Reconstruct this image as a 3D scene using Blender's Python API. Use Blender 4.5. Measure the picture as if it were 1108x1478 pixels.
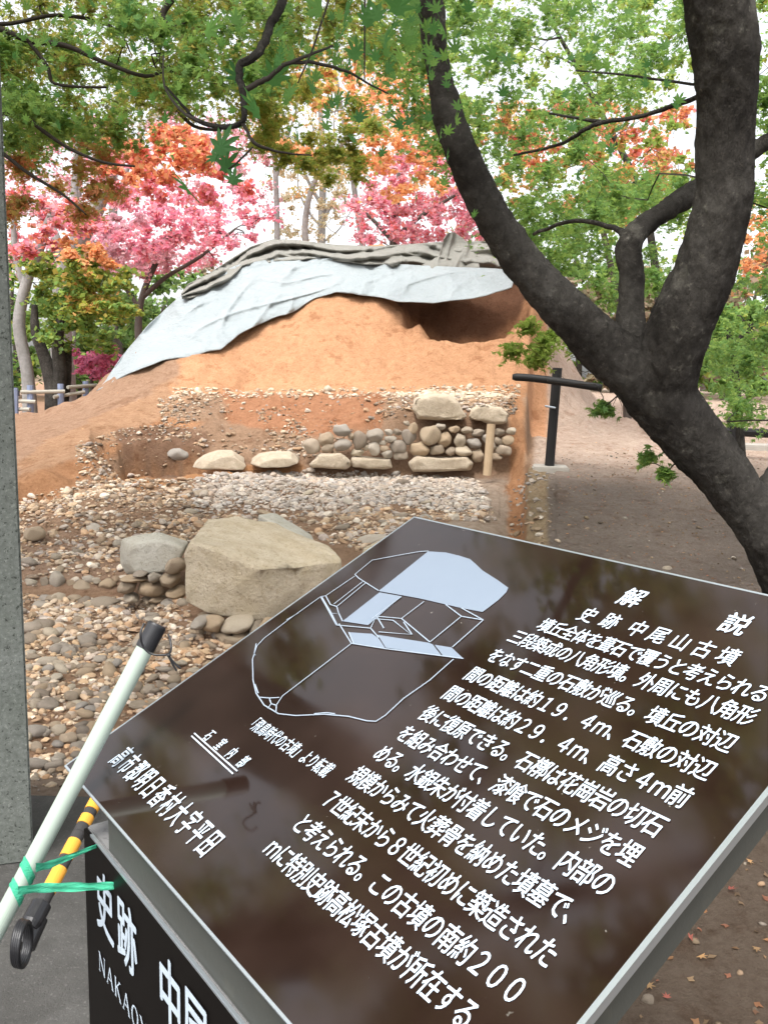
import bpy, bmesh, math, random
import numpy as np
from mathutils import Vector, Matrix
R = math.radians
random.seed(7); rng = np.random.default_rng(7)
for o in list(bpy.data.objects): bpy.data.objects.remove(o)
scene = bpy.context.scene
C = scene.collection

# ------------------------------------------------------------------ camera, sky, sun, exposure
F = 1269.66; PITCH = R(8.669); ROLL = R(1.343); EYE = np.array([0., 0., 1.5])
fw = np.array([0, math.cos(PITCH), -math.sin(PITCH)]); rt0 = np.array([1., 0, 0]); up0 = np.cross(rt0, fw)
rt = math.cos(ROLL)*rt0 + math.sin(ROLL)*up0; up = -math.sin(ROLL)*rt0 + math.cos(ROLL)*up0
cam_d = bpy.data.cameras.new('camera'); cam = bpy.data.objects.new('camera', cam_d); C.objects.link(cam)
cam.matrix_world = Matrix(((rt[0], up[0], -fw[0], 0), (rt[1], up[1], -fw[1], 0), (rt[2], up[2], -fw[2], 1.5), (0, 0, 0, 1)))
cam_d.sensor_fit = 'VERTICAL'; cam_d.sensor_height = 36; cam_d.lens = 36*F/1478
cam_d.clip_start = .05; cam_d.clip_end = 2000
scene.camera = cam
world = bpy.data.worlds.new('World'); scene.world = world; world.use_nodes = True
nt = world.node_tree; bg = nt.nodes['Background']
sky = nt.nodes.new('ShaderNodeTexSky'); sky.sky_type = 'NISHITA'; sky.sun_disc = False
SUN_EL, SUN_AZ = 62, 205      # azimuth clockwise from +Y (behind the viewer)
sky.sun_elevation = R(SUN_EL); sky.sun_rotation = R(SUN_AZ); sky.air_density = 1.0; sky.dust_density = 4.0; sky.ozone_density = 1.0
hs = nt.nodes.new('ShaderNodeHueSaturation'); hs.inputs['Saturation'].default_value = .2; hs.inputs['Value'].default_value = 1.7
nt.links.new(sky.outputs[0], hs.inputs['Color']); nt.links.new(hs.outputs[0], bg.inputs[0])
bg.inputs[1].default_value = .14
sd = bpy.data.lights.new('sun', 'SUN'); sd.energy = 1.5; sd.angle = R(14); sd.color = (1, .96, .9)
sun = bpy.data.objects.new('sun', sd); C.objects.link(sun)
a = R(SUN_AZ); e = R(SUN_EL); sdir = Vector((math.sin(a)*math.cos(e), math.cos(a)*math.cos(e), math.sin(e)))
sun.rotation_euler = sdir.to_track_quat('Z', 'Y').to_euler(); sun.location = (0, -5, 12)
vs = scene.view_settings; vs.view_transform = 'Standard'; vs.look = 'None'; vs.gamma = 1; vs.exposure = .84; vs.use_curve_mapping = False
scene.cycles.max_bounces = 6; scene.cycles.transparent_max_bounces = 4

# ------------------------------------------------------------------ helpers
def at(px, py, Y):
    """world point on the ray of photograph pixel (px,py) at world depth Y"""
    px = np.asarray(px, float); py = np.asarray(py, float)
    d = rt*((px-554)/F)[..., None] - up*((py-739)/F)[..., None] + fw
    return EYE + d*(np.asarray(Y, float)/d[..., 1])[..., None]
def pix(P):
    d = P-EYE; w = d@fw
    return 554+F*(d@rt)/w, 739-F*(d@up)/w
def inpoly(x, y, poly):
    x = np.asarray(x); y = np.asarray(y); c = np.zeros(x.shape, bool); n = len(poly)
    for i in range(n):
        x1, y1 = poly[i]; x2, y2 = poly[(i+1) % n]
        if y1 == y2: continue
        k = ((y1 > y) != (y2 > y)) & (x < (x2-x1)*(y-y1)/(y2-y1)+x1); c ^= k
    return c
_lat = np.random.default_rng(3).random((64, 64, 64))
def vnoise(x, y, z=0.):
    x, y, z = np.broadcast_arrays(np.asarray(x, float), np.asarray(y, float), np.asarray(z, float))
    xi = np.floor(x).astype(int); yi = np.floor(y).astype(int); zi = np.floor(z).astype(int)
    u = x-xi; v = y-yi; w = z-zi; u = u*u*(3-2*u); v = v*v*(3-2*v); w = w*w*(3-2*w)
    def g(a, b, c): return _lat[(xi+a) % 64, (yi+b) % 64, (zi+c) % 64]
    A = g(0,0,0)*(1-u)+g(1,0,0)*u; B = g(0,1,0)*(1-u)+g(1,1,0)*u
    Cc = g(0,0,1)*(1-u)+g(1,0,1)*u; D = g(0,1,1)*(1-u)+g(1,1,1)*u
    return ((A*(1-v)+B*v)*(1-w)+(Cc*(1-v)+D*v)*w)*2-1
def fbm(x, y, z=0., o=4):
    s = 0; a = 1.; t = 0
    for i in range(o):
        s = s+a*vnoise(x*2**i+i*7.3, y*2**i+i*3.1, z*2**i+i*5.7); t += a; a *= .5
    return s/t
def mesh_np(name, V, polys, k=None, fcol=None, smooth=False):
    """polys: int array (n,k) or list of such arrays"""
    me = bpy.data.meshes.new(name)
    V = np.asarray(V, np.float32)
    if isinstance(polys, np.ndarray): polys = [polys]
    loops = np.concatenate([p.ravel() for p in polys]).astype(np.int32)
    cnt = np.concatenate([np.full(len(p), p.shape[1]) for p in polys]); st = np.concatenate([[0], np.cumsum(cnt)[:-1]])
    me.vertices.add(len(V)); me.vertices.foreach_set('co', V.ravel())
    me.loops.add(len(loops)); me.loops.foreach_set('vertex_index', loops)
    me.polygons.add(len(cnt)); me.polygons.foreach_set('loop_start', st.astype(np.int32))
    me.update(calc_edges=True)
    me.polygons.foreach_set('use_smooth', np.full(len(cnt), bool(smooth)))
    if fcol is not None:
        at_ = me.attributes.new('col', 'FLOAT_COLOR', 'FACE')
        at_.data.foreach_set('color', np.c_[fcol, np.ones(len(fcol))].astype(np.float32).ravel())
    me.validate(); me.update()
    return me
def link(name, me, m, parent=None, kind=None, loc=None):
    o = bpy.data.objects.new(name, me); C.objects.link(o)
    if m is not None and not me.materials: me.materials.append(m)
    if parent is not None: o.parent = parent
    if kind: o['kind'] = kind
    if loc is not None: o.location = loc
    return o
def tag(o, label, cat, group=None):
    o['label'] = label; o['category'] = cat
    if group: o['group'] = group
    return o
def thing(name, label, cat, loc=(0, 0, 0), group=None):
    o = bpy.data.objects.new(name, None); C.objects.link(o); o.empty_display_size = .1
    o.location = Vector([float(v) for v in loc]); tag(o, label, cat, group); return o
def adopt(o, root):
    """parent keeping world coordinates of a mesh built in world space"""
    o.parent = root; o.matrix_parent_inverse = Matrix.Translation(root.location).inverted(); return o
def bm_link(name, bm, m, parent=None, kind=None, smooth=False):
    me = bpy.data.meshes.new(name); bm.to_mesh(me); bm.free()
    if smooth: me.polygons.foreach_set('use_smooth', np.ones(len(me.polygons), bool))
    o = link(name, me, m, None, kind)
    if parent is not None: adopt(o, parent)
    return o
def tube_np(P, rad, n=8, cap=True):
    P = np.asarray(P, float); rad = np.broadcast_to(np.asarray(rad, float), (len(P),))
    T = np.gradient(P, axis=0); T /= np.linalg.norm(T, axis=1)[:, None]+1e-9; T[np.linalg.norm(T, axis=1) < .5] = (0, 0, 1.)
    ref = np.array([0.13, .21, .97]) if abs(T[0, 2]) < .8 else np.array([.97, .2, .1])
    V = []
    for i in range(len(P)):
        b = np.cross(T[i], ref)
        if np.linalg.norm(b) < 1e-4: b = np.cross(T[i], [.3, .9, .2])
        b /= np.linalg.norm(b)+1e-12; c = np.cross(b, T[i]); ref = c
        a = np.arange(n)*2*math.pi/n
        V.append(P[i]+rad[i]*(np.cos(a)[:, None]*b+np.sin(a)[:, None]*c))
    V = np.concatenate(V); Q = []
    for i in range(len(P)-1):
        for j in range(n):
            Q.append((i*n+j, i*n+(j+1) % n, (i+1)*n+(j+1) % n, (i+1)*n+j))
    Q = np.array(Q)
    if cap:
        V = np.concatenate([V, [P[0]], [P[-1]]]); a0 = len(V)-2; a1 = len(V)-1; k = (len(P)-1)*n
        tri = np.array([(a0, (j+1) % n, j) for j in range(n)]+[(a1, k+j, k+(j+1) % n) for j in range(n)])
        return V, [Q, tri]
    return V, [Q]
def join_np(parts):
    V = []; polys = {}; off = 0
    for v, ps in parts:
        V.append(v)
        for p in ps: polys.setdefault(p.shape[1], []).append(p+off)
        off += len(v)
    return np.concatenate(V), [np.concatenate(x) for x in polys.values()]
def spline(P, n=6):
    P = np.asarray(P, float); out = []
    for i in range(len(P)-1):
        p0 = P[max(i-1, 0)]; p1 = P[i]; p2 = P[i+1]; p3 = P[min(i+2, len(P)-1)]
        for t in np.arange(n)/n:
            out.append(.5*((2*p1)+(-p0+p2)*t+(2*p0-5*p1+4*p2-p3)*t*t+(-p0+3*p1-3*p2+p3)*t**3))
    out.append(P[-1]); return np.array(out)

# ------------------------------------------------------------------ materials
def mat(name, base=(.5, .5, .5), rough=.8, metal=0., noise=None, bump=None, spec=.3, coat=0., attr=False, objrand=None, coords='Object', mix2=None):
    m = bpy.data.materials.new(name); m.use_nodes = True; n = m.node_tree.nodes; l = m.node_tree.links
    b = n['Principled BSDF']; b.inputs['Roughness'].default_value = rough; b.inputs['Metallic'].default_value = metal
    b.inputs['Specular IOR Level'].default_value = spec; b.inputs['Coat Weight'].default_value = coat
    tc = n.new('ShaderNodeTexCoord'); src = tc.outputs[coords]
    if coords == 'World':
        pass
    col = None
    if attr:
        at_ = n.new('ShaderNodeAttribute'); at_.attribute_name = 'col'; col = at_.outputs['Color']
    else:
        rgb = n.new('ShaderNodeRGB'); rgb.outputs[0].default_value = (*base, 1); col = rgb.outputs[0]
    if objrand:      # (r,g,b) stops chosen by object random
        oi = n.new('ShaderNodeObjectInfo'); cr = n.new('ShaderNodeValToRGB'); cr.color_ramp.interpolation = 'LINEAR'
        el = cr.color_ramp.elements; el[0].color = (*objrand[0], 1); el[1].color = (*objrand[-1], 1)
        for i, cc in enumerate(objrand[1:-1]):
            q = el.new((i+1)/(len(objrand)-1)); q.color = (*cc, 1)
        l.new(oi.outputs['Random'], cr.inputs[0]); col = cr.outputs[0]
    for (kind, scale, amt, c2) in (noise or []):      # c2 colour multiplied in through the pattern
        tx = n.new('ShaderNodeTexNoise'); tx.inputs['Scale'].default_value = scale; tx.inputs['Detail'].default_value = 6; tx.inputs['Roughness'].default_value = .65
        l.new(src, tx.inputs['Vector'])
        rp = n.new('ShaderNodeValToRGB'); lo, hi = (.35, .65) if kind == 'soft' else (.48, .56)
        if kind == 'speck': lo, hi = (.58, .64)
        rp.color_ramp.elements[0].position = lo; rp.color_ramp.elements[1].position = hi
        l.new(tx.outputs[0], rp.inputs[0])
        mu = n.new('ShaderNodeMath'); mu.operation = 'MULTIPLY'; mu.inputs[1].default_value = amt; l.new(rp.outputs[0], mu.inputs[0])
        mx = n.new('ShaderNodeMix'); mx.data_type = 'RGBA'; mx.blend_type = 'MULTIPLY'
        l.new(mu.outputs[0], mx.inputs[0]); l.new(col, mx.inputs[6]); mx.inputs[7].default_value = (*c2, 1); col = mx.outputs[2]
    l.new(col, b.inputs['Base Color'])
    if bump:
        last = None
        for (scale, dist, stretch) in bump:
            tx = n.new('ShaderNodeTexNoise'); tx.inputs['Scale'].default_value = scale; tx.inputs['Detail'].default_value = 8; tx.inputs['Roughness'].default_value = .7
            mp = n.new('ShaderNodeMapping'); mp.inputs['Scale'].default_value = stretch; l.new(src, mp.inputs[0]); l.new(mp.outputs[0], tx.inputs['Vector'])
            bp = n.new('ShaderNodeBump'); bp.inputs['Distance'].default_value = dist; bp.inputs['Strength'].default_value = 1
            l.new(tx.outputs[0], bp.inputs['Height'])
            if last: l.new(last, bp.inputs['Normal'])
            last = bp.outputs[0]
        l.new(last, b.inputs['Normal'])
    return m
U = (1, 1, 1)
M = {}
M['soil'] = mat('soil', attr=True, rough=.95, spec=.1, noise=[('soft', 1.7, .35, (.72, .66, .62)), ('soft', 9, .45, (.62, .56, .52)), ('speck', 55, .22, (1.4, 1.4, 1.4)), ('hard', 35, .3, (.6, .55, .5)), ('speck', 3.3, .55, (.62, .5, .42)), ('speck', 14, .4, (.6, .5, .42))], bump=[(7, .05, U), (45, .03, U), (160, .008, U)])
M['cobble'] = mat('cobble', rough=.9, spec=.15, objrand=[(.38, .30, .215), (.26, .215, .17), (.46, .39, .30), (.31, .28, .25), (.41, .31, .21), (.23, .19, .155), (.50, .44, .37)], noise=[('soft', 12, .35, (.65, .6, .52)), ('speck', 60, .3, (.6, .6, .6))], bump=[(30, .006, U)])
M['gravel'] = mat('gravel', attr=True, rough=.92, spec=.12, noise=[('soft', 22, .3, (.66, .6, .54))], bump=[(50, .004, U)])
M['granite_tan'] = mat('granite_tan', (.50, .43, .335), .9, spec=.15, noise=[('soft', 3, .4, (.78, .72, .6)), ('soft', 11, .45, (.65, .62, .5)), ('speck', 70, .6, (.45, .42, .36)), ('speck', 24, .35, (.6, .55, .42))], bump=[(9, .03, U), (60, .01, U)])
M['slab'] = mat('slab_stone', (.50, .42, .325), .9, spec=.15, noise=[('soft', 4, .45, (.75, .7, .64)), ('soft', 16, .35, (.7, .68, .62)), ('speck', 60, .4, (.5, .48, .45))], bump=[(12, .02, U), (60, .008, U)])
M['stone_grey'] = mat('stone_grey', (.44, .42, .37), .9, spec=.15, noise=[('soft', 5, .5, (.68, .64, .56)), ('speck', 50, .5, (.5, .5, .48))], bump=[(14, .02, U), (70, .006, U)])
M['pillar'] = mat('pillar', (.185, .195, .18), .85, spec=.2, noise=[('soft', 3, .5, (.6, .64, .58)), ('soft', 70, .6, (.45, .46, .44)), ('speck', 90, .9, (.25, .26, .24)), ('speck', 130, .5, (1.9, 1.9, 1.85))], bump=[(120, .002, U), (14, .004, U)])
M['bark'] = mat('bark', (.11, .10, .09), .92, spec=.1, noise=[('soft', 2.2, .8, (.3, .28, .27)), ('soft', 16, .6, (.4, .4, .4)), ('soft', 45, .5, (.5, .5, .5)), ('soft', 3.1, .5, (1.9, 1.95, 1.9)), ('speck', 5, .5, (2.6, 2.7, 2.6)), ('speck', 40, .4, (2.2, 2.2, 2.1))], bump=[(7, .09, (1, 1, .5)), (30, .05, (1, 1, .35)), (110, .02, (1, 1, .5))])
M['bark_pale'] = mat('bark_pale', (.32, .31, .30), .9, noise=[('soft', 3, .6, (.5, .48, .46)), ('soft', 15, .5, (.55, .55, .55))], bump=[(20, .01, U)])
M['bark_back'] = mat('bark_back', (.09, .075, .065), .9, noise=[('soft', 4, .5, (.5, .5, .5))], bump=[(20, .01, U)])
M['twig'] = mat('twig', (.035, .028, .022), .85)
def leafmat(name, tr=.62):
    m = bpy.data.materials.new(name); m.use_nodes = True; n = m.node_tree.nodes; l = m.node_tree.links
    b = n['Principled BSDF']; b.inputs['Roughness'].default_value = .55; b.inputs['Specular IOR Level'].default_value = .25
    at_ = n.new('ShaderNodeAttribute'); at_.attribute_name = 'col'; l.new(at_.outputs['Color'], b.inputs['Base Color'])
    t = n.new('ShaderNodeBsdfTranslucent'); l.new(at_.outputs['Color'], t.inputs[0])
    mx = n.new('ShaderNodeMixShader'); mx.inputs[0].default_value = tr
    l.new(b.outputs[0], mx.inputs[1]); l.new(t.outputs[0], mx.inputs[2]); l.new(mx.outputs[0], n['Material Output'].inputs[0])
    return m
M['leaf'] = leafmat('leaf')
M['tarp'] = mat('tarp', (.335, .37, .38), .5, spec=.35, noise=[('soft', 2.2, .3, (.8, .84, .86)), ('soft', 9, .2, (.8, .8, .8))], bump=[(3, .06, (1, 1, 2)), (9, .03, (1, 1, 2)), (25, .01, U)])
M['tarp_olive'] = mat('tarp_olive', (.25, .245, .22), .75, spec=.2, noise=[('soft', 3, .4, (.7, .68, .64))], bump=[(8, .04, (1, 1, 2)), (30, .01, U)])
M['wood'] = mat('wood', (.46, .34, .22), .8, noise=[('soft', 10, .4, (.7, .65, .6))], bump=[(20, .006, (1, 1, .1))])
M['rail_pale'] = mat('rail_pale', (.36, .34, .29), .8, noise=[('soft', 8, .4, (.7, .7, .7))])
M['post_blue'] = mat('post_blue', (.22, .26, .38), .7, noise=[('soft', 8, .4, (.7, .7, .7))])
M['black'] = mat('black_plastic', (.012, .012, .014), .38, spec=.5, bump=[(60, .001, U)])
M['black_wood'] = mat('black_wood', (.011, .010, .010), .6, spec=.3, bump=[(30, .004, (1, 1, .2))])
M['pole'] = mat('pole', (.36, .43, .37), .42, spec=.45, noise=[('soft', 9, .16, (.8, .84, .8))])
M['yellow'] = mat('yellow', (.75, .36, .045), .5, noise=[('soft', 20, .3, (.75, .7, .6))])
M['bar_dark'] = mat('bar_dark', (.04, .038, .038), .5)
M['tape'] = mat('tape', (.05, .46, .27), .35, spec=.5, noise=[('soft', 40, .4, (.5, .7, .6))], bump=[(90, .003, (1, 1, 6))])
M['concrete'] = mat('concrete', (.095, .092, .087), .9, spec=.15, noise=[('soft', 2.5, .6, (.55, .54, .52)), ('soft', 15, .5, (.6, .6, .6)), ('speck', 90, .5, (2.0, 2.0, 2.0))], bump=[(30, .008, U), (150, .003, U)])
M['conc_pale'] = mat('concrete_pale', (.36, .33, .29), .9, noise=[('soft', 8, .4, (.7, .7, .7))], bump=[(30, .006, U)])
M['steel'] = mat('steel', (.075, .078, .070), .55, metal=.25, spec=.5, noise=[('soft', 5, .35, (.75, .74, .7)), ('speck', 16, .35, (1.35, 1.3, 1.2))], bump=[(6, .002, U)])
M['steel_edge'] = mat('steel_edge', (.55, .60, .64), .3, metal=.8, spec=.6)
M['pedestal'] = mat('pedestal', (.20, .20, .20), .8, noise=[('soft', 12, .4, (.7, .7, .7)), ('speck', 120, .6, (.5, .5, .5))])
M['panel'] = mat('panel', (.0035, .0022, .0018), .4, spec=.1)
M['letter'] = mat('letter', (.50, .58, .66), .4, spec=.4, noise=[('soft', 40, .35, (.72, .72, .72)), ('speck', 90, .4, (.6, .58, .55))])
M['line'] = mat('line', (.27, .32, .38), .4, spec=.4, noise=[('soft', 30, .2, (.8, .8, .8))])
M['fill'] = mat('fill', (.185, .225, .28), .22, spec=.6, noise=[('soft', 6, .25, (.8, .82, .86))])
# glossy brown plate, dusty: roughness varies
m = bpy.data.materials.new('plate'); m.use_nodes = True; n = m.node_tree.nodes; l = m.node_tree.links; b = n['Principled BSDF']
tc = n.new('ShaderNodeTexCoord'); tx = n.new('ShaderNodeTexNoise'); tx.inputs['Scale'].default_value = 5; tx.inputs['Detail'].default_value = 7; l.new(tc.outputs['Object'], tx.inputs[0])
rp = n.new('ShaderNodeValToRGB'); rp.color_ramp.elements[0].color = (.0135, .0072, .0052, 1); rp.color_ramp.elements[1].color = (.026, .015, .0115, 1)
rp.color_ramp.elements[0].position = .4; rp.color_ramp.elements[1].position = .7
l.new(tx.outputs[0], rp.inputs[0]); 
tx2 = n.new('ShaderNodeTexNoise'); tx2.inputs['Scale'].default_value = 70; tx2.inputs['Detail'].default_value = 3; l.new(tc.outputs['Object'], tx2.inputs[0])
rs = n.new('ShaderNodeValToRGB'); rs.color_ramp.elements[0].position = .735; rs.color_ramp.elements[1].position = .78; l.new(tx2.outputs[0], rs.inputs[0])
mx = n.new('ShaderNodeMix'); mx.data_type = 'RGBA'; l.new(rs.outputs[0], mx.inputs[0]); l.new(rp.outputs[0], mx.inputs[6]); mx.inputs[7].default_value = (.16, .15, .13, 1)
l.new(mx.outputs[2], b.inputs['Base Color'])
mr = n.new('ShaderNodeMapRange'); mr.inputs[1].default_value = .35; mr.inputs[2].default_value = .65; mr.inputs[3].default_value = .05; mr.inputs[4].default_value = .12
l.new(tx.outputs[0], mr.inputs[0]); l.new(mr.outputs[0], b.inputs['Roughness']); b.inputs['Specular IOR Level'].default_value = .55
M['plate'] = m

# ------------------------------------------------------------------ terrain heights
def colz(px, pts):
    ys = []; zs = []
    for p in pts:
        if p[0] == 'z': ys.append(p[1]); zs.append(p[2])
        else: ys.append(p[1]); zs.append(float(at(px, p[0], p[1])[2]))
    return np.array(ys), np.array(zs)
near = [('z', .3, 0), ('z', 3.0, 0), ('z', 3.25, -.07), ('z', 5.85, -.04), ('z', 6.12, .09)]
nearb = [('z', .3, 0), ('z', 3.0, 0), ('z', 3.25, -.07), ('z', 4.1, -.06), ('z', 4.8, .0), ('z', 6.1, .12)]
COLS = [
 (-500, near+[('z', 8.2, .2), ('z', 8.45, .4), ('z', 10.5, .63), ('z', 16, .62), ('z', 60, .55)]),
 (0, near+[(738, 8.2), (700, 8.42), (640, 10.5), (603, 12.5), ('z', 16, .62), ('z', 60, .55)]),
 (60, near+[(725, 8.5), (682, 8.72), (620, 11), (597, 13), ('z', 17, .6), ('z', 60, .55)]),
 (130, near+[(700, 8.9), (662, 9.15), (600, 11.5), (568, 13), ('z', 15, 1.0), ('z', 19, .6), ('z', 60, .55)]),
 (170, near+[(696, 9.1), (692, 9.5), ('z', 9.8, .2), ('z', 10.2, .2), (650, 10.4), (606, 11.2), (548, 12.8), (530, 13.3), ('z', 15.5, 1.3), ('z', 19, .65), ('z', 60, .55)]),
 (200, near+[(692, 9.3), (688, 9.7), ('z', 9.85, -.25), ('z', 10.42, -.35), (640, 10.55), (606, 11.2), (560, 12.2), (515, 13.2), (487, 13.9), ('z', 16.5, 1.5), ('z', 19.5, .7), ('z', 60, .55)]),
 (270, nearb+[(690, 9.5), (686, 9.85), ('z', 9.98, -.3), ('z', 10.5, -.4), (645, 10.65), (610, 11.3), (568, 12), (510, 13), (440, 14.2), (420, 14.8), ('z', 17, 2.6), ('z', 21, .8), ('z', 60, .6)]),
 (310, nearb+[(690, 9.7), (682, 10.1), ('z', 10.2, .22), ('z', 10.4, .2), (650, 10.7), (605, 11.3), (570, 12), (505, 13.1), (440, 14.1), (400, 15), ('z', 18, 3), ('z', 22, .9), ('z', 60, .6)]),
 (350, nearb+[(690, 9.8), (680, 10.3), (650, 10.7), (600, 11.5), (572, 12), (565, 12.4), (500, 13.2), (430, 14.3), (380, 15.4), (372, 16), ('z', 19, 3.4), ('z', 24, 1), ('z', 60, .7)]),
 (450, nearb+[(760, 7.6), (700, 9.6), (690, 10.35), (655, 10.6), (610, 11.2), (572, 12), (500, 13.1), (430, 14.2), (380, 15.2), (358, 16), ('z', 19, 3.6), ('z', 24, 1), ('z', 60, .8)]),
 (540, nearb+[(760, 7.6), (690, 10.4), (655, 10.6), (600, 10.9), (572, 11.6), (566, 12), (500, 13.1), (430, 14.1), (380, 15.1), (355, 15.9), ('z', 19, 3.7), ('z', 24, 1.1), ('z', 60, .9)]),
 (600, nearb+[(760, 7.6), (690, 10.45), (668, 10.55), (592, 10.75), (575, 11.3), (566, 12), (500, 13.1), (466, 13.5), ('z', 13.62, 1.9), ('z', 14.4, 1.8), ('z', 14.75, 2.8), (380, 15.1), (355, 15.9), ('z', 19, 3.7), ('z', 24, 1.1), ('z', 60, .9)]),
 (575, nearb+[(760, 7.6), (690, 10.45), (668, 10.55), (592, 10.75), (575, 11.3), (566, 12), (500, 13.1), (452, 13.8), (443, 14.2), (432, 14.4), (380, 15.1), (355, 15.9), ('z', 19, 3.7), ('z', 24, 1.1), ('z', 60, .9)]),
 (640, nearb+[(760, 7.6), (690, 10.45), (668, 10.55), (592, 10.75), (575, 11.3), (566, 12), (500, 13.1), (492, 13.25), ('z', 13.4, 1.75), ('z', 14.2, 1.75), ('z', 14.6, 2.65), (385, 15.2), (355, 15.9), ('z', 19, 3.7), ('z', 24, 1.1), ('z', 60, .9)]),
 (690, nearb+[(780, 7.0), (690, 10.45), (668, 10.55), (592, 10.75), (575, 11.3), (566, 12), (500, 13.1), (492, 13.25), ('z', 13.4, 1.75), ('z', 14.2, 1.75), ('z', 14.6, 2.65), (390, 15.2), (360, 15.9), ('z', 19, 3.6), ('z', 24, 1.2), ('z', 60, 1)]),
 (736, nearb+[('z', 7, .13), ('z', 10.4, .33), (670, 10.5), (600, 10.7), (575, 11.3), (568, 12), (500, 13.0), (465, 13.45), ('z', 13.6, 1.9), ('z', 14.4, 1.9), ('z', 14.75, 2.75), (400, 15.3), (370, 15.9), ('z', 19, 3.3), ('z', 24, 1.2), ('z', 60, 1)]),
 (757, [('z', .3, 0), ('z', 5.5, .03), ('z', 7, .12), ('z', 10, .33), ('z', 10.6, .8), (575, 11.3), (562, 12.2), (500, 13.0), (455, 13.8), (410, 15.2), ('z', 16, 3), ('z', 19, 2.7), ('z', 24, 1.2), ('z', 60, 1)]),
 (764, [('z', .3, 0), ('z', 5.5, .1), ('z', 7, .34), ('z', 10, .53), ('z', 11, .64), ('z', 12.3, .78), ('z', 13, 1.0), (500, 13.6), (455, 14.2), (430, 15.2), ('z', 19, 2.4), ('z', 24, 1.2), ('z', 60, 1.1)]),
 (800, [('z', .3, 0), ('z', 5.5, .12), ('z', 7, .36), ('z', 10, .545), ('z', 12, .75), ('z', 13, .95), ('z', 14.5, 1.7), ('z', 16, 2.2), ('z', 20, 1.6), ('z', 24, 1.25), ('z', 60, 1.2)]),
 (860, [('z', .3, 0), ('z', 4, .0), ('z', 7, .3), ('z', 10, .545), ('z', 12, .75), ('z', 17, 1.13), ('z', 24, 1.25), ('z', 60, 1.3)]),
 (1108, [('z', .3, 0), ('z', 4, .0), ('z', 6, .15), ('z', 10, .5), ('z', 15, .9), ('z', 24, 1.2), ('z', 60, 1.3)]),
 (1700, [('z', .3, 0), ('z', 4, .0), ('z', 6, .15), ('z', 10, .5), ('z', 15, .9), ('z', 24, 1.2), ('z', 60, 1.3)]),
]
COLS.sort(key=lambda c: c[0])
CT = np.array([at(c[0], 650, 1.)[0] for c in COLS]); CP = [colz(*c) for c in COLS]
def H0(x, Y):
    x = np.asarray(x, float); Y = np.asarray(Y, float); t = np.clip(x/np.maximum(Y, .2), CT[0], CT[-1])
    Z = np.array([np.interp(Y, ys, zs) for ys, zs in CP])
    i = np.clip(np.searchsorted(CT, t)-1, 0, len(CT)-2); f = (t-CT[i])/(CT[i+1]-CT[i]); f = np.clip(f, 0, 1)
    return np.take_along_axis(Z, i[None], 0)[0]*(1-f)+np.take_along_axis(Z, (i+1)[None], 0)[0]*f
def H(x, Y):
    x = np.asarray(x, float); Y = np.asarray(Y, float)
    z = H0(x, Y); P = np.stack([x, Y, z], -1); px, py = pix(P)
    rough = np.where(Y < 3., .15, 1.)
    z = z+rough*(.018*fbm(x*3, Y*3, 1, 4)+.012*fbm(x*14, Y*14, 5, 3))
    k = np.clip((Y-6.2)*2, 0, 1)*np.clip((9.9-Y)*2, 0, 1)*(px < 720)
    z = z+k*.085*fbm(x*1.5, Y*1.9, 14, 3)
    k = inpoly(px, py, [(20, 700), (250, 600), (560, 575), (560, 650), (300, 700), (20, 780)])   # crumbly profile faces
    z = z+k*(.05*fbm(x*6, Y*6, z*6, 4))
    k = np.clip((Y-12.2)*3, 0, 1)*(Y < 16.5)
    z = z+k*(.09*fbm(x*1.3, Y*1.3, 9, 3)+.075*fbm(x*4.5, Y*3, 3, 5)-.05*np.clip(vnoise(x*3.1, Y*2.2, 6)-.5, 0, 1)*4)
    k = (px > 728) & (px < 802) & (Y > 5.5) & (Y < 12)
    z = z+k*.07*fbm(x*9, Y*5, 2, 4)
    return z
def hit(px, py, y0=2.5, y1=17., step=.04):
    """depth at which the pixel's ray first meets the ground"""
    px = np.atleast_1d(np.asarray(px, float)); py = np.atleast_1d(np.asarray(py, float))
    best = np.full(px.shape, np.nan); gap = np.full(px.shape, 1e9); gy = np.full(px.shape, y1)
    for Y in np.arange(y0, y1, step):
        P = at(px, py, np.full(px.shape, Y)); g = P[..., 2]-H0(P[..., 0], P[..., 1])
        k = np.isnan(best) & (g < 0); best[k] = Y
        k = g < gap; gap[k] = g[k]; gy[k] = Y
    return np.where(np.isnan(best), gy, best)

# soil colours by region; the hollows have shade put into their colour
CLAY = (.62, .34, .19); PINK = (.55, .43, .35); BROWN = (.205, .168, .142); RUB = (.36, .235, .155); RED = (.43, .215, .12); PALE = (.46, .36, .28); DUST = (.26, .20, .155); HOLLOW_SHADE = (.20, .105, .065); OCH = (.46, .245, .13)
ts = np.unique(np.concatenate([np.linspace(-3, -.5, 30), np.linspace(-.5, .5, 500), np.linspace(.5, 3, 30)]))
ys = np.concatenate([np.geomspace(.4, 3, 60), np.geomspace(3, 9, 200)[1:], np.linspace(9, 16, 250)[1:], np.geomspace(16, 70, 60)[1:]])
T, YY = np.meshgrid(ts, ys); XX = T*YY
ZZ = H(XX, YY)
Vg = np.stack([XX, YY, ZZ], -1).reshape(-1, 3)
ny, nx = XX.shape; ii = np.arange(ny*nx).reshape(ny, nx)
Qg = np.stack([ii[:-1, :-1], ii[:-1, 1:], ii[1:, 1:], ii[1:, :-1]], -1).reshape(-1, 4)
px, py = pix(Vg); X_, Y_ = Vg[:, 0], Vg[:, 1]
wob = 7*fbm(X_*4, Y_*4, 2, 3)+4*fbm(X_*15, Y_*7, 5, 3); pxw = px+wob; pyw = py+wob*.6
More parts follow.
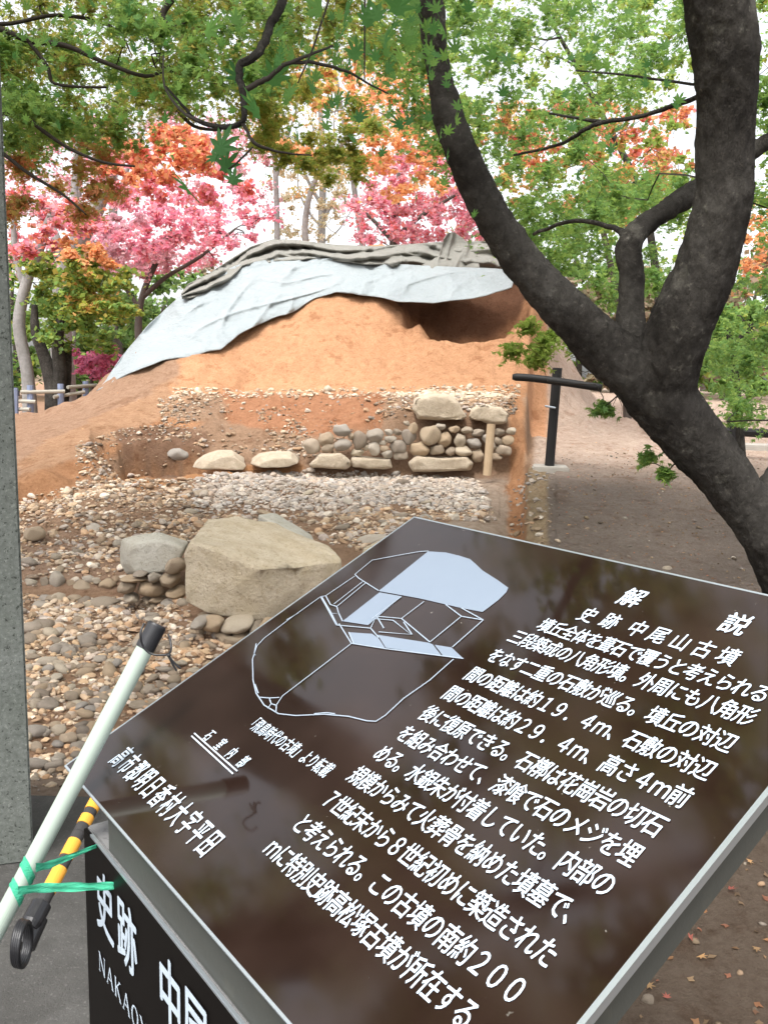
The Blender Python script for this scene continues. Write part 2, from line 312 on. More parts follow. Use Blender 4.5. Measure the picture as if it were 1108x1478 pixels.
col = np.tile(np.array(RUB), (len(Vg), 1))
def paint(mask, c): col[mask] = c
paint((px > 770) | (Y_ > 16), PINK)
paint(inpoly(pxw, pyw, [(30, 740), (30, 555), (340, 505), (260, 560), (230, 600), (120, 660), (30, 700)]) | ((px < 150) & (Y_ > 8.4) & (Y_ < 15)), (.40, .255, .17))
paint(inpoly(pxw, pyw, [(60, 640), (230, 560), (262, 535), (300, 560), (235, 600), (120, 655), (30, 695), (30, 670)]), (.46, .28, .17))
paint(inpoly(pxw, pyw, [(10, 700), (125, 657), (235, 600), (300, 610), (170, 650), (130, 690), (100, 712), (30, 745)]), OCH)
paint((Y_ > 12.) & (pxw > 262-(py-515)*.25+12*fbm(X_*9, Y_*9, 4, 3)) & (px < 790) & (Y_ < 19), CLAY)
paint(inpoly(pxw, pyw, [(565, 428), (592, 462), (640, 492), (700, 492), (745, 460), (765, 400), (600, 400)]) & (Y_ > 13.3) & (Y_ < 16), HOLLOW_SHADE)  # brown recess soil, darkened to paint in the shade under the sheet
paint(inpoly(pxw, pyw, [(165, 622), (240, 612), (300, 625), (296, 690), (180, 696)]) & (Y_ > 9.6), (.24, .145, .095))  # dark brown soil with the left hollow's overhang shade painted in
paint(inpoly(pxw, pyw, [(320, 568), (560, 568), (545, 620), (440, 632), (330, 610)]), RED)
paint(inpoly(pxw, pyw, [(130, 684), (250, 690), (290, 672), (440, 672), (440, 684), (300, 688), (230, 706), (180, 702)]), (.56, .29, .14))
paint(inpoly(pxw, pyw, [(600, 695), (740, 690), (740, 790), (560, 790), (690, 735)]), PALE)
paint((pxw > 733+0*px) & (pxw < 759) & (Y_ > 6) & (Y_ < 12.4) & (py > 560), OCH)
paint((pxw > 759) & (pxw < 796) & (Y_ > 5) & (Y_ < 9.9), (.33, .25, .16))
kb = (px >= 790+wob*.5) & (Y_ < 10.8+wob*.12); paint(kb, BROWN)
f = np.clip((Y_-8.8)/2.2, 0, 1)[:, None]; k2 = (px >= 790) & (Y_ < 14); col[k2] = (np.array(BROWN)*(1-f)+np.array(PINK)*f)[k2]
paint((Y_+1.5*fbm(X_*2, Y_*2, 8, 3) < 4.6) & (X_ > .25*Y_-.35), (.155, .12, .092)); paint((Y_ < 3.3) & ~((Y_ < 5.5) & (X_ > .25*Y_-.35)), DUST)
paint(inpoly(pxw, pyw, [(30, 770), (150, 765), (250, 830), (180, 850), (30, 850)]), (.40, .27, .19))
def smooth_grid(A, n):
    for _ in range(n):
        A[1:-1, 1:-1] = (A[1:-1, 1:-1]*2+A[:-2, 1:-1]+A[2:, 1:-1]+A[1:-1, :-2]+A[1:-1, 2:])/6
    return A
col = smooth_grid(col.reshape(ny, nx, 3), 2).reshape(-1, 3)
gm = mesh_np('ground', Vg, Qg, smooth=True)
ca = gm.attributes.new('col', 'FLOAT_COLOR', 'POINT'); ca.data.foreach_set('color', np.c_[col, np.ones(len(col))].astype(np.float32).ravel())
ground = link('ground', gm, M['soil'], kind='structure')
fl = mesh_np('outlying_ground', [(-600, -300, -.35), (600, -300, -.35), (600, 900, -.35), (-600, 900, -.35)], np.array([[0, 1, 2, 3]]), fcol=np.array([[.2, .15, .1]]))
link('outlying_ground', fl, M['soil'], kind='structure')

# ------------------------------------------------------------------ stones
def ico(sub):
    bm = bmesh.new(); bmesh.ops.create_icosphere(bm, subdivisions=sub, radius=1); V = np.array([v.co[:] for v in bm.verts]); Fc = np.array([[v.index for v in f.verts] for f in bm.faces]); bm.free(); return V, Fc
I1 = ico(1); I2 = ico(2); I3 = ico(3)
def rockshape(seed, I, amp=.22, flats=7):
    V, Fc = I; r = np.random.default_rng(seed); V = V.copy()
    for _ in range(flats):        # cut flat facets so stones look broken or river worn, not ball-like
        d = r.normal(size=3); d /= np.linalg.norm(d); h = r.uniform(.62, .88); s = V@d; k = s > h; V[k] -= np.outer(s[k]-h, d)*.9
    o = r.random(3)*40; V *= (1+amp*fbm(V[:, 0]*1.2+o[0], V[:, 1]*1.2+o[1], V[:, 2]*1.2+o[2], 3))[:, None]
    return V/np.abs(V).max(0)
ROCKS = []
for s in range(14):
    me = mesh_np('stone', rockshape(s, I3, .3, 9), I3[1], smooth=True); me.materials.append(M['cobble']); ROCKS.append(me)
COBS = []
for s in range(14):
    me = mesh_np('cobble', rockshape(50+s, I2, .32, 11), I2[1], smooth=True); me.materials.append(M['cobble']); COBS.append(me)
def stone(name, px, py, w, h, Y=None, parent=None, mesh=None, depth=None, rot=None, m=None):
    if Y is None: Y = float(hit(px, py+h*.35)[0])
    p = at(px, py, Y); s = Y/F
    o = bpy.data.objects.new(name, mesh or random.choice(ROCKS)); C.objects.link(o)
    o.location = p; o.scale = (w*s/2*1.04, (depth or w*s*.85)/2, h*s/2*1.06); o.rotation_euler = rot or (random.uniform(-.12, .12), random.uniform(-.1, .1), random.choice([0, math.pi])+random.uniform(-.3, .3))
    if parent is not None: adopt(o, parent)
    return o

# gravel: scattered over the world, kept where the bed is stony
N = 155000
gx = rng.uniform(-4.2, 2.0, N); gy = rng.uniform(3.2, 12.6, N); gz = H0(gx, gy)
gpx, gpy = pix(np.stack([gx, gy, gz], -1))
dens = np.zeros(N)
G1 = [(-60, 858), (270, 866), (300, 960), (420, 960), (160, 1136), (-60, 1140)]
def setd(poly, d, extra=True):
    k = inpoly(gpx, gpy, poly) & extra; dens[k] = np.maximum(dens[k], d)
setd(G1, .85); setd([(250, 900), (600, 800), (600, 1000), (160, 1136), (250, 960)], .55)
setd([(-60, 850), (-60, 745), (120, 700), (180, 694), (440, 690), (560, 684), (680, 690), (715, 752), (600, 755), (520, 790), (260, 790), (170, 840)], .62)
setd([(280, 690), (440, 680), (560, 684), (690, 695), (710, 740), (650, 740), (560, 705), (300, 705)], 1.)
setd([(380, 700), (560, 700), (640, 750), (520, 800), (400, 780)], .7)
setd([(230, 575), (560, 562), (560, 660), (440, 660), (350, 655), (250, 640)], .14)
setd([(370, 590), (420, 590), (470, 660), (400, 655)], .9); setd([(230, 575), (310, 565), (270, 640), (235, 625)], .45)
setd([(180, 620), (240, 612), (250, 655), (180, 680), (120, 700), (110, 685)], .4)
setd([(165, 640), (235, 660), (300, 640), (296, 655), (200, 690), (150, 690)], .35)
setd([(736, 690), (800, 680), (800, 800), (736, 800)], .06)
setd([(110, 640), (180, 620), (190, 690), (110, 700)], .5)
setd([(250, 560), (400, 562), (560, 558), (750, 556), (750, 574), (560, 576), (400, 570), (250, 576)], .38)
setd([(545, 565), (745, 566), (745, 596), (545, 606)], .65)
dens[inpoly(gpx, gpy, [(330, 575), (540, 572), (520, 610), (430, 600), (400, 625), (340, 612)])] *= .25
dens[inpoly(gpx, gpy, [(30, 770), (150, 770), (220, 830), (170, 845), (30, 845)])] *= .45
dens *= np.clip(.78+1.6*fbm(gx*1.4, gy*1.7, 3, 4), .22, 1)
dens *= np.clip((gx/gy-at(20, 650, 1.)[0])*999, 0, 1)
dens *= np.where(gpx > 800, 0, 1)
keep = rng.random(N) < dens; gx, gy, gz, gpx, gpy = gx[keep], gy[keep], gz[keep], gpx[keep], gpy[keep]
n = len(gx); size = np.clip(np.where(rng.random(n) < .68, rng.lognormal(math.log(.0115), .35, n), rng.lognormal(math.log(.024), .35, n)), .006, .06)
size = np.where((gpy < 680) & (gpy > 575), size*.95, size)
big = rng.random(n) < .03; size[big] *= 1.5
PAL = np.array([(.40, .30, .20), (.32, .24, .165), (.46, .37, .275), (.28, .24, .20), (.40, .27, .17), (.20, .155, .115), (.52, .46, .38), (.36, .31, .27), (.42, .32, .23), (.30, .21, .14)])
gcol = PAL[rng.integers(0, len(PAL), n)]*rng.uniform(.75, 1.3, n)[:, None]*np.array([1.12, 1.10, 1.10])
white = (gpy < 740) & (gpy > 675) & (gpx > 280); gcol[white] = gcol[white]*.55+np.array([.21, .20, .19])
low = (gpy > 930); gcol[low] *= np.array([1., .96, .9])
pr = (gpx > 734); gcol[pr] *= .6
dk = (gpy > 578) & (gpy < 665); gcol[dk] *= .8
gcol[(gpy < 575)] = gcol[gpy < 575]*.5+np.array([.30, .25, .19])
show = size/gy; order = np.argsort(-show); top = order[:300]; rest = order[300:]
cob_root = ground
for i in top:
    o = bpy.data.objects.new('cobble', random.choice(COBS)); C.objects.link(o); s = size[i]
    o.scale = (s*random.uniform(.9, 1.3), s*random.uniform(.7, 1), s*random.uniform(.45, .75)); o.rotation_euler = (random.uniform(-.35, .35), random.uniform(-.35, .35), random.uniform(0, 6.28))
    o.location = (gx[i], gy[i], float(H(gx[i], gy[i]))+s*random.uniform(.05, .4)); o.parent = ground
shapesA = [rockshape(100+i, I2, .34, 12) for i in range(14)]; shapesB = [rockshape(200+i, I1, .3, 7) for i in range(12)]
def scatter(idx, shapes, faces):
    nv = len(shapes[0]); out = np.zeros((len(idx), nv, 3)); sh = rng.integers(0, len(shapes), len(idx))
    S = np.array(shapes)[sh]; s = size[idx][:, None, None]
    sc = np.stack([rng.uniform(.85, 1.35, len(idx)), rng.uniform(.7, 1, len(idx)), rng.uniform(.4, .75, len(idx))], -1)[:, None, :]
    S = S*sc*s; a = rng.uniform(0, 6.28, len(idx))[:, None]; t1 = rng.uniform(-.45, .45, len(idx))[:, None]
    x, y, z = S[..., 0], S[..., 1], S[..., 2]; x, z = x*np.cos(t1)-z*np.sin(t1), x*np.sin(t1)+z*np.cos(t1)
    x, y = x*np.cos(a)-y*np.sin(a), x*np.sin(a)+y*np.cos(a)
    hz = H(gx[idx], gy[idx])+size[idx]*rng.uniform(-.05, .5, len(idx))
    V = np.stack([x+gx[idx][:, None], y+gy[idx][:, None], z+hz[:, None]], -1).reshape(-1, 3)
    Fc = (faces[None]+(np.arange(len(idx))*nv)[:, None, None]).reshape(-1, 3)
    return V, Fc, np.repeat(gcol[idx], len(faces), 0)
nr = rest[:3600]; fr = rest[4500:]
V1, F1, c1 = scatter(nr, shapesA, I2[1]); V2, F2, c2 = scatter(fr, shapesB, I1[1])
print('gravel', n, len(F1)+len(F2))
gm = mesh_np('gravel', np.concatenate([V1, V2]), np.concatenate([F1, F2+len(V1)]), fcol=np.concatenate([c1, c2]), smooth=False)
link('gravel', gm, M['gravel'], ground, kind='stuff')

# pebbles and crumbs on the brown dirt (world scatter)
n2 = 1500; gx = np.r_[rng.uniform(.3, 4.5, n2), rng.uniform(-4, .5, 700)]; gy = np.r_[rng.uniform(1.6, 11, n2), rng.uniform(2.95, 3.3, 700)]; gz = H0(gx, gy); size = np.clip(rng.lognormal(math.log(.008), .5, n2+700), .003, .03)
gcol = PAL[rng.integers(0, len(PAL), n2+700)]*rng.uniform(.3, .85, n2+700)[:, None]
k = np.where((gx/gy > .2) | (np.arange(n2+700) >= n2))[0]
V1, F1, c1 = scatter(k, shapesB, I1[1]); link('pebbles', mesh_np('pebbles', V1, F1, fcol=c1, smooth=True), M['gravel'], ground, kind='stuff')

# --- the stone curb wall of the mound
wall = thing('stone_wall', 'low dry wall of rounded field stones under two large slabs at the foot of the orange clay mound', 'stone wall', at(600, 685, 10.4))
z5 = lambda x, y, w, h: (x*.397+380, y*.397+540, w*.397, h*.397)
for q in [(60,310,145,44),(175,265,60,55),(232,238,60,55),(288,203,62,42),(290,260,62,46),(350,243,55,65),(235,270,45,32),(343,287,45,30),(410,222,68,48),(402,273,42,50),(440,270,30,26),(463,235,42,28),(450,291,38,30),(490,266,58,54),(500,297,50,34),(540,197,38,40),(528,232,50,58),(600,220,82,68),(570,272,68,54),(630,275,52,38),(660,237,57,52),(680,280,40,30),(712,240,42,48),(728,279,58,42),(765,253,48,38),(780,295,42,46),(870,279,62,44),(888,240,42,42),(855,245,34,30),(433,250,26,20),(640,190,40,22),(690,200,44,24),(740,205,40,26),(780,215,44,28),(812,235,36,30),(828,262,30,32),(485,210,36,22),(455,212,30,22),(372,268,22,26),(318,225,28,24),(262,285,26,18),(560,300,30,18),(855,210,40,28),(900,210,34,28),(848,300,40,26),(520,180,22,18)]:
    a_ = z5(*q); a_ = (a_[0], a_[1], a_[2]*1.09, a_[3]*1.09); stone('stone', *a_, Y=10.42, parent=wall, depth=a_[2]*10.4/F*.8, rot=(random.uniform(-.1, .1), random.uniform(-.15, .15), random.choice([0, math.pi])))
# kerb stones of the left stretch, boulders, loose stones (things)
z6 = lambda x, y, w, h: (x*.361, y*.361+560, w*.361, h*.361)
LB = [((710,268,90,54), 10.0, 'rounded beige stone perched over the dark hollow of the left trench'),
      ((135,582,108,62), None, 'pale rounded stone lying alone beside the granite pillar above the stone row'),
      ]
for q, Y, lab in LB:
    a_ = z6(*q); o = stone('boulder', *a_, Y=Y, depth=a_[2]*(Y or 7)/F*.7); tag(o, lab, 'stone')
row = thing('stone_row', 'row of rounded stones edging the gravel step left of the grey boulder', 'stone edging', at(110, 850, 6.0))
for q in [(235,770,72,78),(180,777,42,48),(120,785,62,48),(330,792,92,58),(435,788,78,54),(285,785,42,44),(385,770,40,26)]:
    a_ = z6(*q); stone('stone', *a_, Y=6.0, parent=row)
GB = 1
pile = thing('stone_pile', 'small stones packed beneath the pale grey boulder', 'stone pile', at(220, 860, 5.7))
for q in [(700,705,82,70),(545,760,104,36),(628,757,44,47),(683,770,78,68),(510,795,78,54),(605,802,108,68),(710,818,68,50),(525,840,62,42),(630,846,54,34),(690,855,74,34),(640,872,84,32),(590,850,40,26),(740,860,50,50),(570,735,60,26)]:
    a_ = z6(*q); stone('stone', *a_, Y=5.62, parent=pile, depth=.22)
z8 = lambda x, y, w, h: (x*.379, y*.379+820, w*.379, h*.379)
pile2 = thing('stone_pile', 'dark gap filled with flat stones under the big tan boulder', 'stone pile', at(330, 920, 4.8))
for q in [(815,215,86,76),(905,212,126,54),(985,235,70,60),(850,262,70,50),(930,258,90,44),(765,205,60,44),(1030,215,70,50)]:
    a_ = z8(*q); stone('stone', *a_, Y=4.85, parent=pile2, depth=.25)
edge = thing('stone_row', 'larger stones at the near end of the gravel bed beside the granite pillar', 'stone edging', at(90, 1100, 3.35))
for q in [(180,718,128,54),(245,755,150,112),(145,775,64,58),(90,760,70,70),(200,800,60,40),(150,828,44,40),(190,832,44,36),(235,835,46,36),(110,830,50,40),(265,650,84,54)]:
    a_ = z8(*q); stone('stone', *a_, Y=None if q[1] < 700 else 3.5+.0*q[1], parent=edge, depth=a_[2]*3.5/F*.8)
for q, lab in [((540,520,94,40), 'flat pale stone on the gravel beside the sign plate edge'), ((400,128,126,50), 'pale broad stone lying flat on the gravel below the stone row'), ((440,320,60,50), 'white stone in the gravel just left of the white pole'), ((180,355,80,40), 'bluish grey flat stone in the gravel bed beside the granite pillar'), ((270,490,70,46), 'tan broad stone in the middle of the gravel bed')]:
    a_ = z8(*q); tag(stone('stone', *a_), lab, 'stone')
for q, lab in [((500,517,52,34), 'rounded beige stone lying in the clay scoop right of the rubble'), ((303,530,50,40), 'round tan stone above the big boulder in the rubble'), ((400,610,130,56), 'smooth tan stone partly hidden by the sign plate top corner')]:
    a_ = z5(*q); tag(stone('stone', *a_), lab, 'stone')

def hull_rock(name, pts, m, cuts=3, amp=.03, bevel=.035, seed=0):
    bm = bmesh.new()
    for p in pts: bm.verts.new([float(v) for v in p])
    bmesh.ops.convex_hull(bm, input=bm.verts)
    loose = [v for v in bm.verts if not v.link_faces]; bmesh.ops.delete(bm, geom=loose, context='VERTS')
    bmesh.ops.dissolve_limit(bm, angle_limit=R(8), verts=bm.verts, edges=bm.edges)
    bmesh.ops.bevel(bm, geom=bm.edges[:], offset=bevel, segments=2, profile=.6, affect='EDGES')
    bmesh.ops.triangulate(bm, faces=bm.faces)
    for _ in range(cuts): bmesh.ops.subdivide_edges(bm, edges=[e for e in bm.edges if e.calc_length() > .035], cuts=1); bmesh.ops.triangulate(bm, faces=bm.faces)
    bm.normal_update()
    V = np.array([v.co[:] for v in bm.verts]); Nn = np.array([v.normal[:] for v in bm.verts])
    d = amp*fbm(V[:, 0]*3+seed, V[:, 1]*3, V[:, 2]*3, 4)+amp*.35*fbm(V[:, 0]*16, V[:, 1]*16, V[:, 2]*16+seed, 3)
    V = V+Nn*d[:, None]
    for v, c in zip(bm.verts, V): v.co = c
    return bm_link(name, bm, m, smooth=True)
def slab_stone(poly, Yf, dep, m, seed):
    P = [(x*.397+380, y*.397+540) for x, y in poly]; c = np.mean(P, 0)
    pts = [at(x, y, Yf+random.uniform(-.03, .03)) for x, y in P]+[at(c[0]+(x-c[0])*.93, c[1]+(y-c[1])*.85-2, Yf+dep) for x, y in P]+[at(c[0]+(x-c[0])*.9, c[1]+(y-c[1])*.8, Yf-.06) for x, y in P]
    o = hull_rock('slab', pts, m, cuts=2, amp=.04, bevel=.022, seed=seed); adopt(o, wall); return o
slab_stone([(538,130),(548,88),(600,72),(668,78),(710,105),(740,152),(728,170),(560,166)], 10.42, .6, M['slab'], 1)
slab_stone([(742,152),(756,122),(800,110),(862,120),(893,150),(885,180),(800,178),(745,168)], 10.42, .55, M['slab'], 2)
slab_stone([(528,322),(560,302),(640,297),(742,300),(768,325),(752,354),(540,357)], 10.28, .4, M['slab'], 3)
slab_stone([(166,330),(203,292),(282,288),(316,322),(305,342),(180,340)], 10.28, .4, M['slab'], 4)
slab_stone([(320,306),(380,302),(466,306),(472,344),(400,348),(325,338)], 10.3, .4, M['slab'], 5)
bp = [(270,868,5.0),(300,884,4.96),(375,897,4.93),(458,872,5.1),(492,838,5.3),(268,800,5.02),(276,784,5.02),(372,822,4.9),(420,818,4.98),(492,812,5.25),(300,748,5.6),(345,742,5.7),(400,757,5.75),(470,790,5.6),(300,840,5.7),(480,850,5.6),(330,745,5.75),(320,880,5.3)]
def hull6(poly, Yf, dep, m, seed, lab, amp=.02, bev=.012):
    P = [(x*.361, y*.361+560) for x, y in poly]; c = np.mean(P, 0)
    pts = [at(x, y, Yf+.12*abs(x-c[0])/60) for x, y in P]+[at(c[0]+(x-c[0])*.9, c[1]+(y-c[1])*.7-6, Yf+dep) for x, y in P]+[at(c[0]+(x-c[0])*.8+6, c[1]+(y-c[1])*.75+5, Yf-.10) for x, y in P]
    return tag(hull_rock('boulder', pts, m, cuts=3, amp=amp, bevel=bev, seed=seed), lab, 'boulder')
hull6([(482,640),(492,604),(560,588),(640,580),(750,618),(735,657),(655,735),(560,750),(510,738),(485,700)], 5.7, .4, M['stone_grey'], 11, 'pale grey angular boulder resting on small stones left of the big tan boulder')
hull6([(768,318),(808,280),(870,253),(932,255),(988,300),(972,322)], 10.1, .4, M['slab'], 12, 'long pale slab stone lying beside the dark hollow')
hull6([(998,302),(1030,275),(1080,264),(1165,262),(1195,290),(1150,308),(1010,312)], 10.15, .4, M['slab'], 13, 'flat pale stone half buried between the pale slab and the rubble heap')
o = hull_rock('boulder', [at(*p) for p in bp], M['granite_tan'], amp=.03, bevel=.007)
tag(o, 'largest tan granite boulder with a flat top behind the sign plate', 'boulder')
o = hull_rock('boulder', [at(*p) for p in [(372,742,6.0),(395,738,6.2),(450,772,6.0),(456,792,5.9),(380,750,5.9),(430,790,5.8),(400,760,5.7),(372,760,6.0),(450,800,6.1)]], M['stone_grey'], amp=.012, bevel=.02, seed=4)
tag(o, 'long white stone just behind the big tan boulder', 'boulder')
o = hull_rock('boulder', [at(*p) for p in [(520,790,6.2),(560,770,6.4),(600,765,6.5),(620,800,6.4),(520,812,6.1),(600,830,6.1),(540,830,6.0)]], M['granite_tan'], amp=.012, bevel=.03, seed=9)
tag(o, 'low tan stone showing just above the sign plate beside the boulder', 'boulder')

for (x, y, w, h), lab in [((934,1446,20,24), 'small pale stone on the soil beside the lower right edge of the sign'), ((948,1474,24,20), 'tan stone at the bottom edge beside the sign'), ((1078,1252,20,13), 'pink brown flat pebble on the soil near the right frame edge'), ((962,822,16,11), 'small tan pebble on the soil just above the sign top edge'), ((905,804,9,6), 'tiny white pebble on the dirt left of the trunk')]:
    tag(stone('stone', x, y, w, h, Y=float(hit(x, y, 1.2, 12)[0])), lab, 'stone')
# --- wooden prop under the right slab
pt = at(708.5, 612, 10.12); pb = at(702.5, 686, 10.1); V, ps = tube_np([pb, pt], .048, 10)
o = link('wooden_prop', mesh_np('wooden_prop', V, ps), M['wood']); tag(o, 'pale wooden post propping up the smaller slab of the stone wall', 'prop')

# ------------------------------------------------------------------ tarpaulins
def polysample(P, u):
    P = np.asarray(P, float); d = np.r_[0, np.cumsum(np.hypot(*np.diff(P, axis=0).T))]; d /= d[-1]
    return np.interp(u, d, P[:, 0]), np.interp(u, d, P[:, 1])
def cloth(name, topP, botP, m, label, nu=260, nv=70, off=.07, wr=.05, folds=None, smoothn=60, ymin=11.5):
    u = np.linspace(0, 1, nu); v = np.linspace(0, 1, nv)
    tx_, ty_ = polysample(topP, u); bx_, by_ = polysample(botP, u)
    PX = tx_[None]*(1-v[:, None])+bx_[None]*v[:, None]; PY = ty_[None]*(1-v[:, None])+by_[None]*v[:, None]
    PY = PY+2.0*vnoise(PX*.04, PX*0+3, 0)*(v[:, None] > .98)
    Yd = hit(PX.ravel(), PY.ravel(), ymin, 16.2, .03).reshape(PX.shape)
    for _ in range(smoothn):
        E_ = np.pad(Yd, 1, mode='edge'); Yd = (E_[:-2, 1:-1]+E_[2:, 1:-1]+E_[1:-1, :-2]+E_[1:-1, 2:]+2*Yd)/6
    if name == 'tarp' and m is M['tarp']:
        lim = 13.55+(435-PY)*.024; kk = np.clip((PX-540)/40, 0, 1); Yd = Yd*(1-kk)+np.minimum(Yd, lim)*kk
    UU, VV = np.meshgrid(u, v)
    W = wr*folds(UU, VV, PX, PY)
    P = at(PX, PY, Yd-off-W)
    V = P.reshape(-1, 3); ii = np.arange(nu*nv).reshape(nv, nu)
    Q = np.stack([ii[:-1, :-1], ii[1:, :-1], ii[1:, 1:], ii[:-1, 1:]], -1).reshape(-1, 4)
    o = link(name, mesh_np(name, V, Q, smooth=True), m)
    s = o.modifiers.new('s', 'SOLIDIFY'); s.thickness = .012; s.offset = 0
    return tag(o, label, 'tarpaulin')
def f_light(U_, V_, PX, PY):
    r = 1-np.abs(vnoise(PX*.022+PY*.016, PY*.010-PX*.004, 4)); r2 = 1-np.abs(vnoise(PX*.05-PY*.03, PY*.03, 8))
    r3 = 1-np.abs(vnoise(PX*.012+PY*.004, PY*.045+PX*.012, 12))
    return 2.6*r**5+.4*r2**6+2.4*r3**5+.35*vnoise(PX*.12, PY*.12, 3)+3.4*vnoise(PX*.014, PY*.02, 1)
cloth('tarp', [(148,556),(178,512),(215,468),(262,426),(300,400),(345,382),(400,373),(450,371),(520,378),(600,383),(660,386),(716,388),(745,391)],
      [(140,565),(185,541),(235,520),(285,512),(318,505),(345,483),(372,468),(410,455),(455,432),(485,423),(530,427),(575,434),(625,437),(680,431),(722,421),(738,416)],
      M['tarp'], 'pale blue grey sheet draped across the orange clay mound', off=.21, wr=.034, folds=f_light)
def f_roll(U_, V_, PX, PY):
    w = V_+.16*vnoise(PX*.012, 0*PX, 2)+.05*vnoise(PX*.05, PY*.05, 5)
    return 3.0*np.sin(np.clip(w, 0, 1)*math.pi*2.2+1.3*np.sin(PX*.013)+1.2*vnoise(PX*.02, PY*.02, 11))**2*np.sin(np.clip(V_, 0, 1)*math.pi)**.5+1.6*(1-np.abs(vnoise(PX*.03+PY*.03, PY*.02, 7)))**3+1.2*(1-np.abs(vnoise(PX*.06-PY*.06, PY*.05, 9)))**3+.5*vnoise(PX*.09, PY*.15, 9)
cloth('tarp', [(262,424),(272,410),(300,396),(330,376),(362,356),(395,345),(430,347),(480,353),(540,356),(600,352),(640,349),(690,348),(760,352)],
      [(263,430),(300,424),(335,402),(350,385),(400,378),(450,374),(520,381),(600,386),(660,389),(716,391),(762,397)],
      M['tarp_olive'], 'olive grey tarpaulin bunched in folds along the top of the mound', off=.26, wr=.10, folds=f_roll, nv=60, ymin=12.5)
def f_peak(U_, V_, PX, PY):
    return 3*(1-np.abs(vnoise(PX*.10+PY*.03, PY*.02, 3)))**3+1.3*vnoise(PX*.05, PY*.05, 6)
cloth('tarp', [(640,368),(640,345),(646,336),(655,335),(668,344),(686,362)], [(606,384),(625,390),(645,392),(662,394),(680,392),(692,386)], M['tarp_olive'],
      'crumpled peaked bundle of olive cloth on top of the mound', nu=90, nv=50, off=.52, wr=.05, folds=f_peak, ymin=13)

# ------------------------------------------------------------------ black T post on concrete block, fences, slab
t = thing('rail_post', 'black wooden post with a short crossbar on a concrete block right of the trench', 'post', at(793, 668, 10))
V, ps = tube_np([at(792.5, 672, 9.9), at(804, 531, 9.9)], .054, 14); adopt(link('post', mesh_np('post', V, ps, smooth=False), M['black_wood']), t)
V, ps = tube_np(spline([at(739, 544, 9.8), at(770, 546, 9.75), at(815, 552, 9.65), at(868, 560, 9.55)], 4), [.03]+[.043]*11+[.04], 12); adopt(link('crossbar', mesh_np('crossbar', V, ps, smooth=True), M['black_wood']), t)
V, ps = tube_np([at(786, 586, 9.83), at(801, 589, 9.83)], .012, 6); adopt(link('bolt', mesh_np('bolt', V, ps), M['steel_edge']), t)
def box_bm(bm, c, sx, sy, sz, rz=0, rx=0, bev=0):
    r = bmesh.ops.create_cube(bm, size=1); vs_ = r['verts']
    bmesh.ops.scale(bm, verts=vs_, vec=(sx, sy, sz)); bmesh.ops.rotate(bm, verts=vs_, cent=(0, 0, 0), matrix=Matrix.Rotation(rz, 3, 'Z')@Matrix.Rotation(rx, 3, 'X')); bmesh.ops.translate(bm, verts=vs_, vec=[float(v) for v in c])
    if bev: bmesh.ops.bevel(bm, geom=list({e for v in vs_ for e in v.link_edges}), offset=bev, segments=2, affect='EDGES')
bm = bmesh.new(); c = at(793, 676, 9.9); box_bm(bm, c-np.array([0, 0, .03]), .40, .4, .12, rz=-.1, bev=.012)
tag(bm_link('concrete_block', bm, M['conc_pale']), 'low concrete block under the black post at the trench corner', 'concrete block')
def fence(name, posts, rails, label, Y, pm, rm, pr=.07, rr=.045):
    t = thing(name, label, 'fence', at(posts[0][0], posts[0][2], posts[0][3]))
    for x, y0, y1, Yp in posts:
        a0 = at(x, y1, Yp); V, ps = tube_np([a0+np.array([0, 0, -.3]), at(x, y0, Yp)], pr, 8); adopt(link('post', mesh_np('post', V, ps), pm), t)
    for a_, b_ in rails:
        V, ps = tube_np([at(*a_), at(*b_)], rr, 8); adopt(link('rail', mesh_np('rail', V, ps), rm), t)
    return t
fence('wooden_fence', [(22,560,606,15.2),(44,556,604,15.3),(88,554,594,15.6),(124,550,576,16.2)], [((10,578,15.25),(52,580,15.2)),((30,566,15.2),(94,565,15.5)),((78,573,15.5),(122,566,16)),((98,559,15.7),(140,556,16.4)),((10,590,15.3),(44,591,15.2))],
      'low fence of blue grey posts and pale log rails left of the mound', 15, M['post_blue'], M['rail_pale'], .055, .033)
fence('log_rail', [(1056,606,650,11),(1150,606,655,11)], [((1040,622,11),(1180,630,11))], 'dark low log rail behind the tree at the right edge', 11, M['black_wood'], M['black_wood'], .06, .055)
bm = bmesh.new(); box_bm(bm, at(1110, 648, 12.), 1.0, .5, .12, bev=.02); tag(bm_link('stone_slab', bm, M['conc_pale']), 'pale flat stone slab on the ground beyond the dark log rail', 'stone slab')

# ------------------------------------------------------------------ foliage
def star(tips, notch, sh=0):
    P = [(0, -.35)]
    n_ = len(tips)
    for i, (ang, r) in enumerate(tips):
        if sh: P.append((r*sh*math.cos(R(ang-11)), r*sh*math.sin(R(ang-11))))
        P.append((r*math.cos(R(ang)), r*math.sin(R(ang))))
        if sh: P.append((r*sh*math.cos(R(ang+11)), r*sh*math.sin(R(ang+11))))
        if i < n_-1:
            an = (ang+tips[i+1][0])/2; P.append((notch*math.cos(R(an)), notch*math.sin(R(an))))
    return np.array(P)
LEAF_A = star([(-35, .55), (15, .85), (52, .98), (90, 1.1), (128, .98), (165, .85), (215, .55)], .36, .66)   # 7 lobed, 14 corners
LEAF_B = star([(-10, .8), (42, 1.0), (90, 1.1), (138, 1.0), (190, .8)], .36)
LEAF_C = np.array([(0, -.5), (.9, .1), (.35, .35), (0, 1), (-.35, .35), (-.9, .1)])
LEAF_D = np.array([(0, -.8), (.75, .1), (0, .9), (-.75, .1)])
